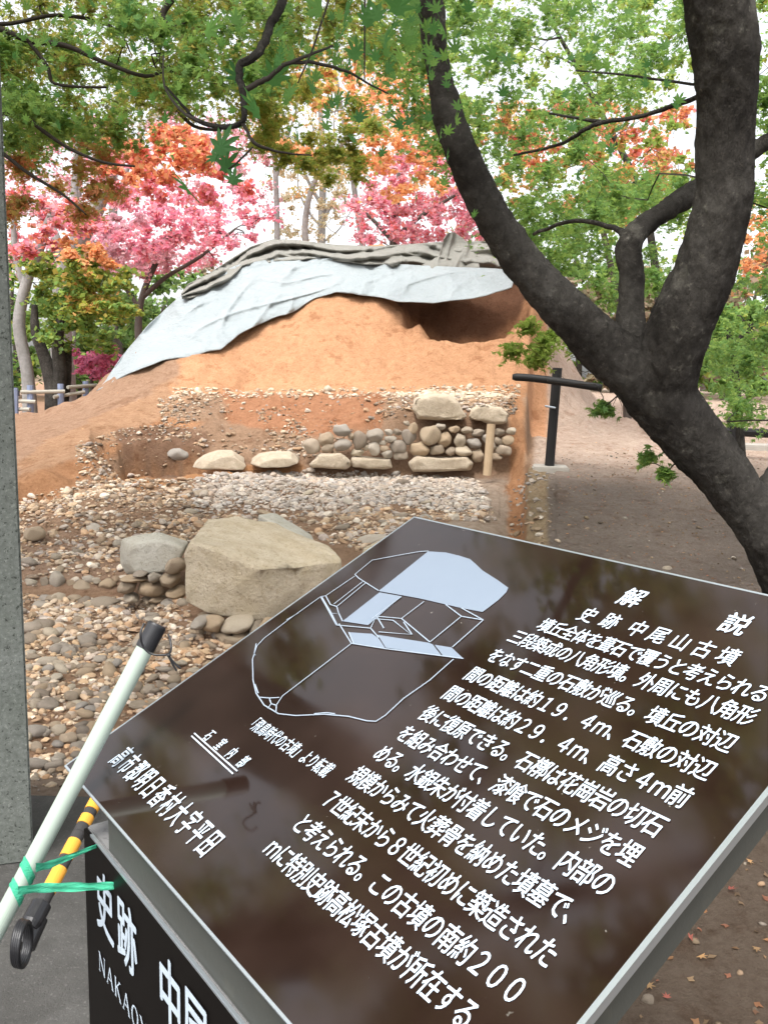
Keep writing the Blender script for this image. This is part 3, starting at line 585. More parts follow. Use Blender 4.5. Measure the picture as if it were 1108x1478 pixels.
def leafmesh(name, P, s, cols, shape, flat=.55, rg=rng):
    n = len(P); nr = rg.normal(size=(n, 3)); nr[:, 2] = np.abs(nr[:, 2])*(.6+flat*2)+flat*.6; nr /= np.linalg.norm(nr, axis=1)[:, None]
    t = rg.normal(size=(n, 3)); t -= (t*nr).sum(1)[:, None]*nr; t /= np.linalg.norm(t, axis=1)[:, None]; b = np.cross(nr, t)
    k = len(shape); r2 = (shape**2).sum(1)
    cup = -.22*r2    # lobes droop, so leaves are not flat cards
    V = P[:, None]+s[:, None, None]*(shape[None, :, 0, None]*t[:, None]+shape[None, :, 1, None]*b[:, None]+cup[None, :, None]*nr[:, None]*rg.uniform(.2, 1.6, n)[:, None, None])
    Fc = np.arange(n*k).reshape(n, k)
    return mesh_np(name, V.reshape(-1, 3), Fc, fcol=cols)
def palcols(pal, n, rg=rng, jit=.3):
    pal = np.array(pal); c = pal[rg.integers(0, len(pal), n)]*rg.uniform(1-jit, 1+jit, n)[:, None]; c2 = pal[rg.integers(0, len(pal), n)]
    return np.clip(c*.75+c2*.25, 0, .95)
GREEN = [(.22, .36, .09), (.28, .42, .10), (.16, .29, .08), (.34, .46, .11), (.22, .38, .13)]
OLIVE = [(.28, .36, .08), (.38, .44, .09), (.20, .29, .07), (.48, .46, .10), (.26, .40, .09), (.40, .32, .09)]
YEL = [(.42, .40, .07), (.34, .38, .07), (.50, .40, .10), (.26, .34, .06)]
ORANGE = [(.80, .38, .17), (.86, .48, .22), (.76, .32, .16), (.84, .56, .25), (.70, .36, .2)]
RED = [(.70, .17, .12), (.78, .22, .16), (.62, .13, .13), (.78, .28, .16), (.52, .22, .10)]
PINKL = [(.86, .33, .40), (.82, .26, .38), (.90, .42, .46), (.76, .26, .36), (.88, .38, .36), (.80, .34, .46)]
DGREEN = [(.10, .17, .05), (.13, .21, .06), (.16, .25, .08), (.09, .15, .05)]
MAUVE = [(.66, .42, .46), (.72, .38, .46), (.58, .40, .40), (.78, .44, .50)]
DRAB = [(.30, .24, .16), (.36, .30, .2), (.22, .22, .12), (.40, .28, .2)]
def layered(cx, cy, cz, n, rx, rz, rg=rng):
    """leaves of one spray: a few thin tilted layers, dense inside and ragged outside"""
    nl = 3; lay = rg.integers(0, nl, n); a = rg.uniform(0, 6.283, n); r = np.abs(rg.normal(0, .5, n)); r = np.where(r > 1.25, rg.random(n), r)
    ph = rg.uniform(0, 6.28, 6); r *= 1+.28*np.sin(3*a+ph[0])+.2*np.sin(5*a+ph[1])
    x = rx*r*np.cos(a); y = rx*r*np.sin(a); tilt = rg.normal(0, .22, (nl, 2)); off = np.linspace(-1, 1, nl)*rz
    z = off[lay]+tilt[lay, 0]*x+tilt[lay, 1]*y-.14*rx*r*r+rg.normal(0, rz*.16+.01, n)
    return np.stack([cx+x, cy+y, cz+z], -1)
def fill(poly, n, Yr, rpx, seed):
    """n spray centres whose directions fall inside a region, between two depths"""
    r = np.random.default_rng(seed); P = np.array(poly); out = []
    while len(out) < n:
        x = r.uniform(P[:, 0].min(), P[:, 0].max()); y = r.uniform(P[:, 1].min(), P[:, 1].max())
        if inpoly(np.array([x]), np.array([y]), poly)[0]:
            Y = r.uniform(*Yr); c = at(x, y, Y); out.append((c[0], c[1], c[2], r.uniform(*rpx)*Y/F))
    return out
def twig_parts(nodes, clumps, r0=.012, seed=1, sub=2, sides=3):
    """grow outwards: every spray hangs on the nearest wood grown so far"""
    r = np.random.default_rng(seed); parts = []; nodes = [tuple(n) for n in np.array(nodes)[::2]]; NA = np.array(nodes); RA = np.full(len(NA), r0)
    C_ = [np.array(c[:3]) for c in clumps]; R_ = [c[3] for c in clumps]
    dist = [np.linalg.norm(NA-p, axis=1).min() for p in C_]
    for i in np.argsort(dist):
        p = C_[i]; dd = np.linalg.norm(NA-p, axis=1)+(NA[:, 2] > p[2]+.3)*.5; j = int(np.argmin(dd)); q = NA[j]; ra = RA[j]; L = np.linalg.norm(p-q)
        if L < .02: continue
        m1 = q+(p-q)*.35+r.normal(0, .10, 3)*L+np.array([0, 0, .05*L]); m2 = q+(p-q)*.7+r.normal(0, .09, 3)*L
        path = spline([q, m1, m2, p], 2); rr = np.linspace(ra, max(ra*.6, r0*.15), len(path)); parts.append(tube_np(path, rr, sides, False))
        NA = np.r_[NA, path[2:]]; RA = np.r_[RA, rr[2:]*.8]
        for _ in range(sub):
            e = p+np.array([r.normal(0, .7)*R_[i], r.normal(0, .7)*R_[i], r.normal(0, .15)*R_[i]]); f = path[r.integers(3, len(path))]
            parts.append(tube_np(spline([f, (f+e)/2+r.normal(0, .07, 3)*R_[i], e], 3), np.linspace(max(ra*.4, r0*.12), r0*.08, 7), 3, False))
    return parts
def tree(name, label, limbs, clumps, leafn, leafs, pals, shape, bark, twr=.012, twsub=2, flat=.55, cat='tree', remesh=None, seed=0, group=None, twigs=True, base=None):
    """limbs: list of [(px,py,Y,width_px),...]; first is the trunk. clumps: (x,y,z,r, palette key or None)"""
    rg = np.random.default_rng(seed+11); W = []
    for L in limbs:
        P = np.array([at(p[0], p[1], p[2]) for p in L]); r = np.array([p[3]*p[2]/F/2*(.78 if remesh else 1) for p in L]); Q = np.c_[P, r]; W.append(spline(Q, 5))
    root = thing(name, label, cat, W[0][0][:3] if base is None else base, group)
    if remesh:
        V, ps = join_np([tube_np(w[:, :3], w[:, 3], 16) for w in W]); o = link('trunk', mesh_np('trunk', V, ps, smooth=True), bark)
        md = o.modifiers.new('r', 'REMESH'); md.mode = 'VOXEL'; md.voxel_size = remesh; md.use_smooth_shade = True
        sm = o.modifiers.new('s', 'SMOOTH'); sm.iterations = 14; sm.factor = .6
        me = bpy.data.meshes.new_from_object(o.evaluated_get(bpy.context.evaluated_depsgraph_get())); me.name = 'trunk'; o.modifiers.clear(); o.data = me
        co = np.zeros(len(me.vertices)*3, np.float32); me.vertices.foreach_get('co', co); co = co.reshape(-1, 3); nn = np.zeros(len(me.vertices)*3, np.float32); me.vertices.foreach_get('normal', nn); nn = nn.reshape(-1, 3)
        d = .015*fbm(co[:, 0]*4.5, co[:, 1]*4.5, co[:, 2]*3, 3)+.010*(1-2*np.abs(fbm(co[:, 0]*18, co[:, 1]*18, co[:, 2]*5, 3)))+.006*fbm(co[:, 0]*50, co[:, 1]*50, co[:, 2]*22, 2)+.008*np.clip(vnoise(co[:, 0]*5+9, co[:, 1]*5, co[:, 2]*5)-.45, 0, 1)*3; co += nn*d[:, None]
        me.vertices.foreach_set('co', co.ravel()); me.update(); me.polygons.foreach_set('use_smooth', np.ones(len(me.polygons), bool))
        if not me.materials: me.materials.append(bark)
        adopt(o, root)
    else:
        V, ps = tube_np(W[0][:, :3], W[0][:, 3], 10); V = V+.04*np.array([W[0][0][3]])*fbm(V[:, 0]*9, V[:, 1]*9, V[:, 2]*9, 2)[:, None]
        adopt(link('trunk', mesh_np('trunk', V, ps, smooth=True), bark), root)
        for w in W[1:]:
            V, ps = tube_np(w[:, :3], w[:, 3], 8); adopt(link('limb', mesh_np('limb', V, ps, smooth=True), bark), root)
    nodes = np.concatenate([w[len(w)//3:, :3] for w in W])
    if clumps:
        if twigs:
            V, ps = join_np(twig_parts(nodes, clumps, twr, seed, twsub)); o = link('twigs', mesh_np('twigs', V, ps), M['twig'] if bark is M['bark'] else bark, kind='stuff'); adopt(o, root)
        Pn = []; cn = []
        for i, c in enumerate(clumps):
            k = max(4, int(leafn*rg.uniform(.7, 1.3))); Pn.append(layered(c[0], c[1], c[2], k, c[3], c[3]*.22, rg)); cn.append(palcols(c[4] if len(c) > 4 and c[4] is not None else pals[rg.integers(0, len(pals))], k, rg, .28))
        Pn = np.concatenate(Pn); cn = np.concatenate(cn); s = leafs*rg.uniform(.6, 1.25, len(Pn))
        o = link('crown', leafmesh('crown', Pn, s, cn, shape, flat, rg), M['leaf'], kind='stuff'); adopt(o, root)
    return root, W

# ---- A: the near maple on the right
cl = []
G = lambda c, p: [(*q, p) for q in c]
cl += G(fill([(540,-60),(1000,-60),(1000,130),(860,190),(680,230),(560,180)], 62, (5.5, 8.5), (42, 75), 1), GREEN)
cl += G(fill([(660,230),(760,180),(990,230),(990,300),(880,360),(720,350)], 22, (5.5, 8), (35, 65), 2), GREEN)
cl += G(fill([(740,270),(1000,270),(990,430),(900,420),(870,440),(760,360)], 28, (5.6, 8.5), (35, 60), 3), GREEN)
cl += G(fill([(715,500),(770,450),(840,500),(850,530),(780,540)], 7, (5.0, 5.6), (16, 26), 4), [(.30, .40, .08), (.24, .36, .07), (.36, .42, .10)])
cl += G(fill([(1060,20),(1180,-60),(1200,430),(1080,430)], 22, (4.6, 7), (40, 70), 5), GREEN)
cl += G(fill([(1010,440),(1180,420),(1180,620),(1030,590)], 20, (5.4, 8), (34, 60), 6), GREEN)
cl += G(fill([(540,-500),(1400,-500),(1400,-60),(540,-60)], 22, (3, 6.5), (60, 110), 7), GREEN)
cl += G([(at(935,660,4.6)[0], 4.6, at(935,660,4.6)[2], .05), (at(960,684,4.5)[0], 4.5, at(960,684,4.5)[2], .045), (at(870,590,4.6)[0], 4.6, at(870,590,4.6)[2], .07)], GREEN)
limbsA = [
 [(1250,1200,4.5,170),(1185,1010,4.5,135),(1150,875,4.5,100),(1108,780,4.5,92),(1056,700,4.5,92),(1000,632,4.5,108),(952,575,4.5,118),(920,535,4.5,95)],
 [(975,600,4.5,100),(925,548,4.5,98),(868,498,4.5,86),(805,437,4.5,76),(752,375,4.5,66),(703,300,4.45,56),(660,205,4.4,50),(634,110,4.4,44),(620,0,4.3,42),(600,-150,4.2,44),(560,-320,4.0,36)],
 [(960,590,4.5,100),(962,530,4.45,110),(980,470,4.4,112),(1014,395,4.35,106),(1040,300,4.3,96),(1046,200,4.3,94),(1048,110,4.25,97),(1036,0,4.2,106),(1020,-150,4.1,100),(990,-330,4.0,80)],
 [(925,560,4.6,80),(912,500,4.65,62),(910,440,4.7,46),(910,392,4.7,44),(907,355,4.7,46),(930,325,4.75,40),(965,300,4.8,34),(1010,270,4.9,30),(1090,215,5.1,26),(1160,170,5.2,20)],
 [(1090,760,4.52,60),(1118,705,4.6,60),(1160,640,4.8,50)],
]
rootA, WA = tree('maple_tree', 'big dark barked maple forking into curved limbs, green leaves, right of the sign', limbsA, cl, 215, .028, [GREEN], LEAF_B, M['bark'], remesh=.0125, twr=.0065, seed=1)
def branch(root, pts, n=5, sides=7, m=None):
    P = np.array([at(p[0], p[1], p[2]) for p in pts]); r = np.array([p[3]*p[2]/F/2 for p in pts]); w = spline(np.c_[P, r], n)
    w[1:-1, :3] += .02*rng.normal(size=(len(w)-2, 3))*w[1:-1, 3:4]*8
    V, ps = tube_np(w[:, :3], w[:, 3], sides); adopt(link('branch', mesh_np('branch', V, ps, smooth=True), m or M['bark']), root); return w
branch(rootA, [(1010,138,4.4,7),(988,147,4.7,7),(930,166,4.9,6),(872,176,5,6),(830,170,5.1,4),(792,164,5.2,3)])
branch(rootA, [(872,176,5,6),(850,183,5,6),(820,203,5.1,5),(787,214,5.2,4),(741,224,5.3,3)])
branch(rootA, [(1000,122,4.6,4),(900,108,5,3),(830,102,5.2,2)])
branch(rootA, [(905,345,4.7,14),(885,330,5,8),(830,318,5.4,6),(770,338,5.8,5)])
# the branch with large leaves that hangs towards the viewer
NB = [(560,-320,4.0,16),(500,-230,3.2,18),(430,-90,2.4,16),(408,0,2.1,13),(390,38,2.05,12),(374,74,2.0,12),(345,97,2.0,11),(349,129,2.0,10),(351,175,2.0,8),(318,183,2.05,7),(282,172,2.1,6),(262,150,2.15,4),(240,125,2.2,3)]
branch(rootA, NB)
nb2 = [[(350,132,2.0,8),(372,120,2.0,8),(390,110,2.0,7),(414,92,2.0,6),(453,77,2.05,4),(480,66,2.1,3)], [(414,92,2.0,5),(453,91,2.05,5),(500,103,2.1,4),(527,118,2.15,3),(560,135,2.2,2)],
       [(351,178,2.0,6),(358,192,2.0,5),(371,209,2.0,5),(413,221,2.05,3),(450,224,2.1,2)], [(474,0,2.0,3),(455,60,2.0,3),(430,120,2.0,2)], [(527,-20,2.1,3),(526,40,2.1,3),(526,115,2.1,2)], [(365,212,2,3),(345,232,2,3),(330,244,2,2)], [(290,176,2.05,4),(262,160,2.1,4),(238,125,2.2,3),(236,80,2.3,2)]]
for b_ in nb2: branch(rootA, b_, sides=5, m=M['twig'])
LM = []
for i, c in enumerate([(.06, .17, .05), (.09, .23, .06), (.14, .29, .07), (.20, .36, .08)]):
    P = np.c_[LEAF_A, -.16*(LEAF_A**2).sum(1)-.1*np.abs(LEAF_A[:, 0])]; k = len(P)
    V = np.r_[P, [(0, 0, 0)]]; tri = np.array([(k, j, (j+1) % k) for j in range(k)])
    st, sp = tube_np([(0, -.3, 0), (.05, -.8, .1)], .025, 4, False)
    V = np.r_[V, st]; me = mesh_np('leaf', V, [tri, sp[0]+k+1], fcol=np.tile(c, (k+4, 1))); me.materials.append(M['leaf']); LM.append(me)
def leaf(root, px, py, Y, wpx, kind=None, tilt=1.0):
    o = bpy.data.objects.new('leaf', LM[random.randrange(4) if kind is None else kind]); C.objects.link(o); s = wpx*Y/F/1.55
    o.scale = (s, s, s); o.rotation_euler = (random.uniform(.85, 1.65)*tilt, random.uniform(-.5, .5), random.uniform(0, 6.28)); o.location = at(px, py, Y); adopt(o, root); return o
for (x, y, w, kd) in [(318,213,50,0),(325,240,44,0),(272,272,46,1),(368,160,50,1),(397,115,46,1),(302,45,44,2),(340,28,26,2),(345,110,34,0),(505,95,34,1),(515,80,36,1),(500,145,26,1),(472,165,26,1),(520,172,26,0),(560,100,30,1),(578,182,28,0),(590,175,24,0),(460,10,50,2),(500,20,46,1),(530,28,42,1),(555,60,40,1),(575,10,44,1),(490,50,34,1),(545,20,34,1),(420,135,28,2),(452,130,26,1),(480,150,22,1),(510,200,20,1),(470,185,22,2),(430,200,22,2),(610,35,34,2),(640,45,36,2),(616,62,26,2),(620,85,24,2),(655,72,26,2),(710,78,30,2),(730,85,34,1),(700,92,26,2),(600,8,36,2),(400,90,26,1),(335,262,30,0),(310,228,34,0)]:
    leaf(rootA, x+random.uniform(-2, 2), y+random.uniform(-2, 2), random.uniform(1.85, 2.15) if x < 600 else 4.0, w*(1 if x < 600 else .9), kd)
for _ in range(120):       # larger sprays nearer the viewer, between the limbs
    x = random.uniform(560, 980); y = random.uniform(0, 340)*(.3+.7*random.random()); leaf(rootA, x, y, random.uniform(3.2, 4.2), random.uniform(13, 22), random.choice([1, 2, 3, 3]))
for _ in range(110):
    x = random.uniform(400, 640); y = random.gauss(60, 60)
    leaf(rootA, x, y, random.uniform(2.2, 3.4), random.uniform(14, 28), random.choice([1, 2, 2, 3]))

# ---- B: overhanging maple on the left, its trunk just outside the frame
cl = []
cl += G(fill([(-120,-80),(560,-80),(560,60),(430,120),(300,170),(200,190),(0,200),(-120,180)], 100, (5.2, 8), (45, 80), 21), OLIVE+[(.42, .34, .08), (.12, .12, .04)])
cl += G(fill([(-60,130),(160,130),(180,200),(60,230),(-60,230)], 22, (5, 7), (35, 60), 22), GREEN)
cl += G(fill([(-40,30),(420,0),(420,130),(250,150),(0,150)], 34, (4.6, 6.5), (32, 60), 23), GREEN)
cl += G(fill([(-40,190),(150,200),(180,250),(120,330),(-20,330)], 15, (5.6, 7.5), (22, 40), 24), [(.66, .30, .14), (.52, .40, .12), (.72, .26, .16), (.38, .40, .11)])
cl += G(fill([(330,120),(560,100),(540,230),(420,260),(350,210)], 24, (6, 9), (20, 38), 25), YEL+OLIVE)
cl += G(fill([(430,180),(540,180),(520,300),(440,290)], 9, (7, 9), (14, 26), 27), YEL+OLIVE)
cl += G(fill([(-2200,-1500),(700,-1500),(560,-80),(-1300,-80)], 22, (3.5, 5.5), (80, 130), 26), OLIVE)
limbsB = [[(-420,1100,5.2,150),(-400,700,5.2,120),(-360,300,5.2,100),(-300,60,5.3,80),(-200,-150,5.4,60)],
          [(-330,200,5.2,60),(-200,100,5.2,40),(-60,30,5.2,16),(0,42,5.2,9),(41,58,5.2,8),(95,66,5.2,7),(149,89,5.2,6),(211,110,5.2,5),(245,95,5.3,4)],
          [(-370,300,5.2,60),(-200,210,5.1,30),(-40,160,5.1,10),(0,163,5.1,7),(33,165,5.1,6),(60,187,5.1,6),(100,214,5.1,5),(149,234,5.1,4),(195,240,5.1,3)],
          [(-350,250,5.2,50),(-120,160,5,14),(-20,205,5,7),(40,249,5,5),(90,280,5,4),(125,310,5,2)],
          [(-300,60,5.3,60),(-100,20,5.3,14),(0,35,5.3,6),(78,22,5.3,5),(143,31,5.3,5),(175,50,5.3,3),(188,75,5.3,2)],
          [(41,58,5.2,6),(68,95,5.2,5),(72,108,5.2,5),(78,120,5.2,4),(110,125,5.2,4),(154,126,5.2,3)],
          [(-300,60,5.3,70),(-100,-120,5.5,40),(100,-200,5.6,30),(260,-60,5.8,16),(235,20,5.8,9),(245,40,5.8,8),(220,60,5.8,5)],
          [(235,125,5.6,6),(252,152,5.6,6),(280,182,5.6,5),(320,188,5.6,4)]]
rootB, WB = tree('maple_tree', 'overhanging olive green maple whose branches spread across the upper left', limbsB, cl, 215, .029, [OLIVE], LEAF_B, M['twig'], twr=.006, seed=2)
for _ in range(150):
    x = random.uniform(0, 420); y = random.uniform(0, 190); leaf(rootB, x, y, random.uniform(3.8, 4.8), random.uniform(11, 18), random.choice([1, 2, 3, 3]))

# ---- tall maple whose crown hangs over the sign (its sprays mirror in the plate)
cl = G(fill([(-2200,-1500),(700,-1500),(560,-120),(-1300,-120)], 60, (2.8, 5.5), (100, 190), 51)*2, OLIVE)+G(fill([(-1500,-2900),(1300,-2900),(900,-1300),(-1300,-1300)], 42, (1.1, 2.4), (200, 360), 52)*2, OLIVE)
limbsC = [[(-1500,1500,3.0,200),(-1400,400,3.0,160),(-1150,-500,3.0,120),(-800,-1200,2.9,90)], [(-1300,0,3,90),(-700,-700,2.6,70),(100,-1300,2.3,50),(700,-1500,2.2,30)], [(-1150,-500,3,80),(-700,-900,3.6,60),(0,-900,4.4,40),(400,-600,5,20)]]
tree('maple_tree', 'tall maple outside the left edge whose crown arches over the sign', limbsC, cl, 110, .06, [OLIVE], LEAF_C, M['bark'], twr=.01, seed=3)

# ---- background trees
def bgtree(label, trunk, regs, leafn, leafs, bark=None, seed=0, limbs=(), twr=.02, shape=LEAF_D, name='maple_tree', twsub=2):
    cl = []
    for i, (poly, k, Yr, rp, pal) in enumerate(regs): cl += G(fill(poly, int(k*2), Yr, (rp[0]*.55, rp[1]*.75), seed*10+i), pal)
    leafn *= .46; twsub = 1
    return tree(name, label, [trunk]+list(limbs), cl, leafn, leafs, [GREEN], shape, bark or M['bark_back'], twr=twr, seed=seed, flat=.35, twsub=twsub)
bgtree('rose pink maple spreading behind the left slope of the mound', [(215,640,21,14),(208,560,21,12),(200,480,21,11),(205,430,21,9),(225,380,21,8),(250,330,21,6)],
       [([(130,300),(190,255),(260,270),(330,250),(390,285),(392,350),(330,372),(250,390),(150,395)], 40, (19.5, 23), (18, 36), PINKL+MAUVE[:2]), ([(120,330),(200,300),(260,350),(240,400),(140,400)], 20, (19.5, 22), (18, 30), MAUVE)], 190, .062, seed=31,
       limbs=[[(205,430,21,8),(240,400,21,6),(290,370,21,5),(340,330,21,3)], [(206,450,21,6),(170,400,21,5),(140,350,21,3)]])
bgtree('crimson pink maple standing directly behind the top of the mound', [(560,480,24,14),(566,400,24,12),(568,345,24,11),(572,300,24,8),(575,250,24,5)],
       [([(490,330),(520,270),(560,230),(610,225),(680,240),(720,300),(715,352),(600,350),(500,352)], 50, (22, 26), (20, 36), PINKL[:4]+RED[:1]+MAUVE), ([(560,150),(640,150),(690,250),(590,250)], 10, (22, 25), (18, 30), ORANGE+PINKL)], 190, .068, seed=32,
       limbs=[[(568,345,24,8),(610,310,24,6),(660,280,24,4)], [(568,350,24,7),(530,310,24,5),(505,300,24,3)]])
bgtree('orange maple high between the near branches in the centre', [(455,480,19,11),(450,400,19,10),(440,330,19,9),(455,260,19,7),(500,200,19,6),(540,150,19,4)],
       [([(480,70),(600,60),(640,160),(640,280),(560,290),(510,250),(500,170)], 42, (17, 21), (18, 32), ORANGE), ([(360,190),(450,210),(440,250),(380,240)], 8, (17, 20), (14, 24), ORANGE), ([(400,60),(490,70),(480,160),(420,150)], 14, (17, 20), (14, 26), ORANGE+YEL)], 150, .062, M['bark_pale'], seed=33)
bgtree('orange red maple with a slender curved pale trunk by the log fence', [(45,610,17,22),(40,540,17,18),(28,470,17,17),(38,410,17,15),(60,350,17,14),(75,310,17,11)],
       [([(150,200),(250,165),(300,195),(300,250),(200,265),(150,250)], 26, (15, 18), (18, 32), ORANGE+RED), ([(10,280),(130,250),(190,280),(130,340),(20,370)], 20, (15, 18.5), (18, 30), RED+PINKL+MAUVE), ([(95,345),(170,355),(165,380),(100,380)], 7, (15, 17), (16, 28), ORANGE), ([(120,230),(330,210),(380,290),(250,300)], 14, (16, 19), (16, 28), RED+PINKL)], 190, .062, M['bark_pale'], seed=34,
       limbs=[[(38,420,17,10),(25,380,17,9),(20,330,17,7),(25,290,17,5)]])
bgtree('grey trunked leaning tree behind the left fence', [(98,640,19,34),(92,540,19,32),(88,450,19,30),(98,400,19,28),(118,340,19,26),(140,300,19,22),(165,230,19,16),(175,150,19,9)],
       [([(30,370),(120,360),(190,390),(200,460),(110,470),(50,430)], 30, (15, 17.5), (18, 32), YEL+GREEN), ([(50,420),(150,430),(160,510),(60,500)], 24, (15.5, 17.5), (18, 30), GREEN+YEL[:1])], 170, .06, M['bark_pale'], seed=35, limbs=[[(100,400,19,16),(80,340,19,12),(60,290,19,8)], [(118,340,19,14),(108,280,19,10),(112,200,19,6)]])
bgtree('dark twin trunked tree just behind the log fence', [(78,610,16,26),(76,560,16,22),(66,520,16,18),(52,480,16,14),(50,440,16,8)],
       [([(95,370),(150,380),(160,440),(100,450)], 10, (15, 16.5), (16, 28), ORANGE[:2]+YEL)], 110, .055, M['bark'], seed=36, limbs=[[(80,600,16,24),(86,540,16,20),(84,490,16,16),(92,440,16,9)], [(88,600,16.3,16),(96,550,16.3,14),(98,500,16.3,11)]])
bgtree('low magenta shrub behind the fence at the foot of the mound', [(135,600,18,8),(133,560,18,6),(132,530,18,4)], [([(100,500),(160,495),(170,540),(120,548)], 16, (17, 18.5), (12, 20), [(.72, .24, .38), (.62, .20, .34)])], 140, .05, seed=37, name='shrub')
bgtree('slender bare grey tree rising behind the middle of the mound', [(466,480,30,9),(464,345,30,11),(466,250,30,9),(462,150,30,6),(455,80,30,3)],
       [([(400,250),(500,220),(500,330),(420,320)], 12, (28, 31), (14, 26), [(.55, .42, .25), (.6, .5, .35)])], 36, .06, M['bark_pale'], seed=38, limbs=[[(466,300,30,6),(440,250,30,4),(425,190,30,2)], [(465,320,30,5),(485,280,30,4),(500,220,30,2)], [(465,230,30,4),(448,170,30,2)], [(466,330,30,4),(445,305,30,3),(430,270,30,2),(432,235,30,1)], [(464,260,30,4),(480,220,30,3),(482,170,30,2)], [(466,350,30,3),(490,330,30,2),(515,290,30,1)]], name='bare_tree')
bgtree('bare grey tree with forked top behind the pink maple', [(165,560,27,14),(162,400,27,13),(165,250,27,10),(160,150,27,6)], [([(100,150),(230,120),(240,220),(120,240)], 14, (26, 28), (16, 26), [(.4, .35, .3), (.45, .4, .2)])], 40, .06, M['bark_pale'], seed=39, limbs=[[(164,300,27,7),(190,230,27,5),(215,170,27,3)], [(163,260,27,6),(140,200,27,4),(130,140,27,2)]], name='bare_tree')
bgtree('thin pale bare tree seen through the centre leaves', [(398,480,26,9),(400,330,26,8),(395,200,26,6),(385,110,26,3)], [([(350,120),(440,110),(440,200),(360,210)], 12, (25, 27), (12, 22), YEL)], 40, .06, M['bark_pale'], seed=40, limbs=[[(398,260,26,4),(415,200,26,3),(430,150,26,2)], [(397,230,26,4),(375,180,26,3),(365,130,26,2)]], name='bare_tree')
bgtree('scarlet and orange maple seen between the forked limbs', [(905,620,15,12),(900,480,15,11),(880,380,15,9),(860,280,15,7),(860,200,15,4)],
       [([(720,170),(800,150),(990,150),(985,270),(880,260),(740,230)], 34, (13, 16), (18, 30), ORANGE+RED[:2]+PINKL[:1]), ([(740,230),(990,260),(980,330),(780,290)], 16, (13, 16), (14, 26), ORANGE+YEL), ([(1070,270),(1160,260),(1150,400),(1075,390)], 14, (13, 16), (16, 26), ORANGE)], 130, .05, seed=41)
bgtree('bright green maple behind the dark log rail at the right edge', [(1070,660,9.5,12),(1062,560,9.5,11),(1055,500,9.5,9),(1040,450,9.5,6)],
       [([(1010,450),(1130,430),(1150,580),(1080,600),(1020,560)], 24, (8.8, 10.5), (20, 34), GREEN)], 210, .036, M['bark'], seed=42, shape=LEAF_C, limbs=[[(1055,500,9.5,7),(1085,470,9.5,5),(1110,440,9.5,3)], [(1060,520,9.5,7),(1035,500,9.5,5),(1015,495,9.5,3)]])
bgtree('pale yellow green maple filling the sky between the centre and the right limbs', [(960,640,13,14),(955,500,13,12),(930,300,13,10),(860,150,13,7),(800,40,13,5)],
       [([(440,-40),(1010,-40),(1010,330),(760,320),(640,140),(440,60)], 85, (10.5, 14), (16, 34), YEL[1:2]+GREEN[3:4]+[(.40, .50, .13), (.34, .48, .12)]), ([(1060,0),(1160,0),(1160,300),(1070,300)], 16, (10.5, 13), (16, 30), GREEN+YEL[:1]), ([(600,150),(1000,150),(1000,330),(700,300)], 30, (11, 14), (16, 30), ORANGE+YEL+RED[1:2])], 195, .037, M['bark'], seed=47)
bgtree('fine leaved yellow and orange maple behind the centre of the mound', [(520,480,27,10),(525,380,27,9),(515,300,27,8),(500,200,27,6),(480,80,27,4)],
       [([(330,60),(640,60),(640,330),(560,260),(480,300),(390,270)], 80, (25, 29), (16, 32), YEL[:1]+ORANGE[:2]+[(.62, .56, .30), (.70, .52, .30), (.50, .50, .22)]), ([(380,240),(500,240),(500,345),(390,345)], 26, (26, 29), (12, 24), [(.66, .60, .42), (.72, .56, .40), (.60, .55, .36)])], 120, .05, M['bark_pale'], seed=48)
bgtree('pale mauve and pink maple farther back on the left', [(100,600,25,12),(105,450,25,11),(110,330,25,9),(120,230,25,6)],
       [([(0,180),(400,150),(400,300),(300,380),(120,420),(0,400)], 110, (23.5, 27), (18, 34), MAUVE+PINKL[:2]+[(.75, .55, .56), (.70, .50, .40)])], 130, .055, M['bark_pale'], seed=49)
# ranks of trees beyond
k = 0
KIN = [('dark green tree', DGREEN+GREEN), ('yellow green tree', YEL+GREEN), ('drab brown tree', DRAB), ('mixed green tree', GREEN+DGREEN), ('rust coloured tree', ORANGE[:1]+DRAB), ('fresh green tree', GREEN+YEL[:1])]
far = [(-60,27,330,5),(20,30,360,3),(110,29,400,0),(170,26,430,3),(235,29,405,0),(290,33,390,3),(345,35,370,2),(395,38,385,1),(640,36,350,2),(700,30,330,1),(770,26,300,3),(830,28,330,5),(880,24,390,2),(930,30,370,3),(985,26,400,2),(1040,22,440,5),(1090,27,380,3),(1150,24,350,4),(520,38,370,0),(1010,36,330,1)]
where = ['at the far left behind the pillar','behind the curved pale trunk','behind the leaning grey trunk','just left of the mound','behind the left end of the sheet','behind the pink maple, left','behind the pink maple, right','left of the bare grey tree','right of the crimson maple','behind the left limb of the near maple','right of the left limb','behind the fork of the near maple, upper','low behind the fork of the near maple','left of the middle limb','right of the thick limb','above the log rail','at the right edge, farther back','beyond the right edge','behind the mound top, centre','far behind the right limb']
for (x, Y, ty, kd), wh in zip(far, where):
    h = 600-ty; w = 60+.18*h
    bgtree('%s %s' % (KIN[kd][0], wh), [(x, 640, Y, 10), (x+5, 520, Y, 9), (x-3, (ty+540)/2, Y, 7), (x, ty+40, Y, 3)],
           [([(x-w, ty+60), (x-w*.5, ty), (x+w*.5, ty), (x+w, ty+60), (x+w*1.05, 560), (x-w*1.05, 560)], 30, (Y-1.8, Y+1.8), (20, 36), KIN[kd][1])], 110, .12, seed=60+k, name='broadleaf_tree', twsub=1, twr=.03); k += 1

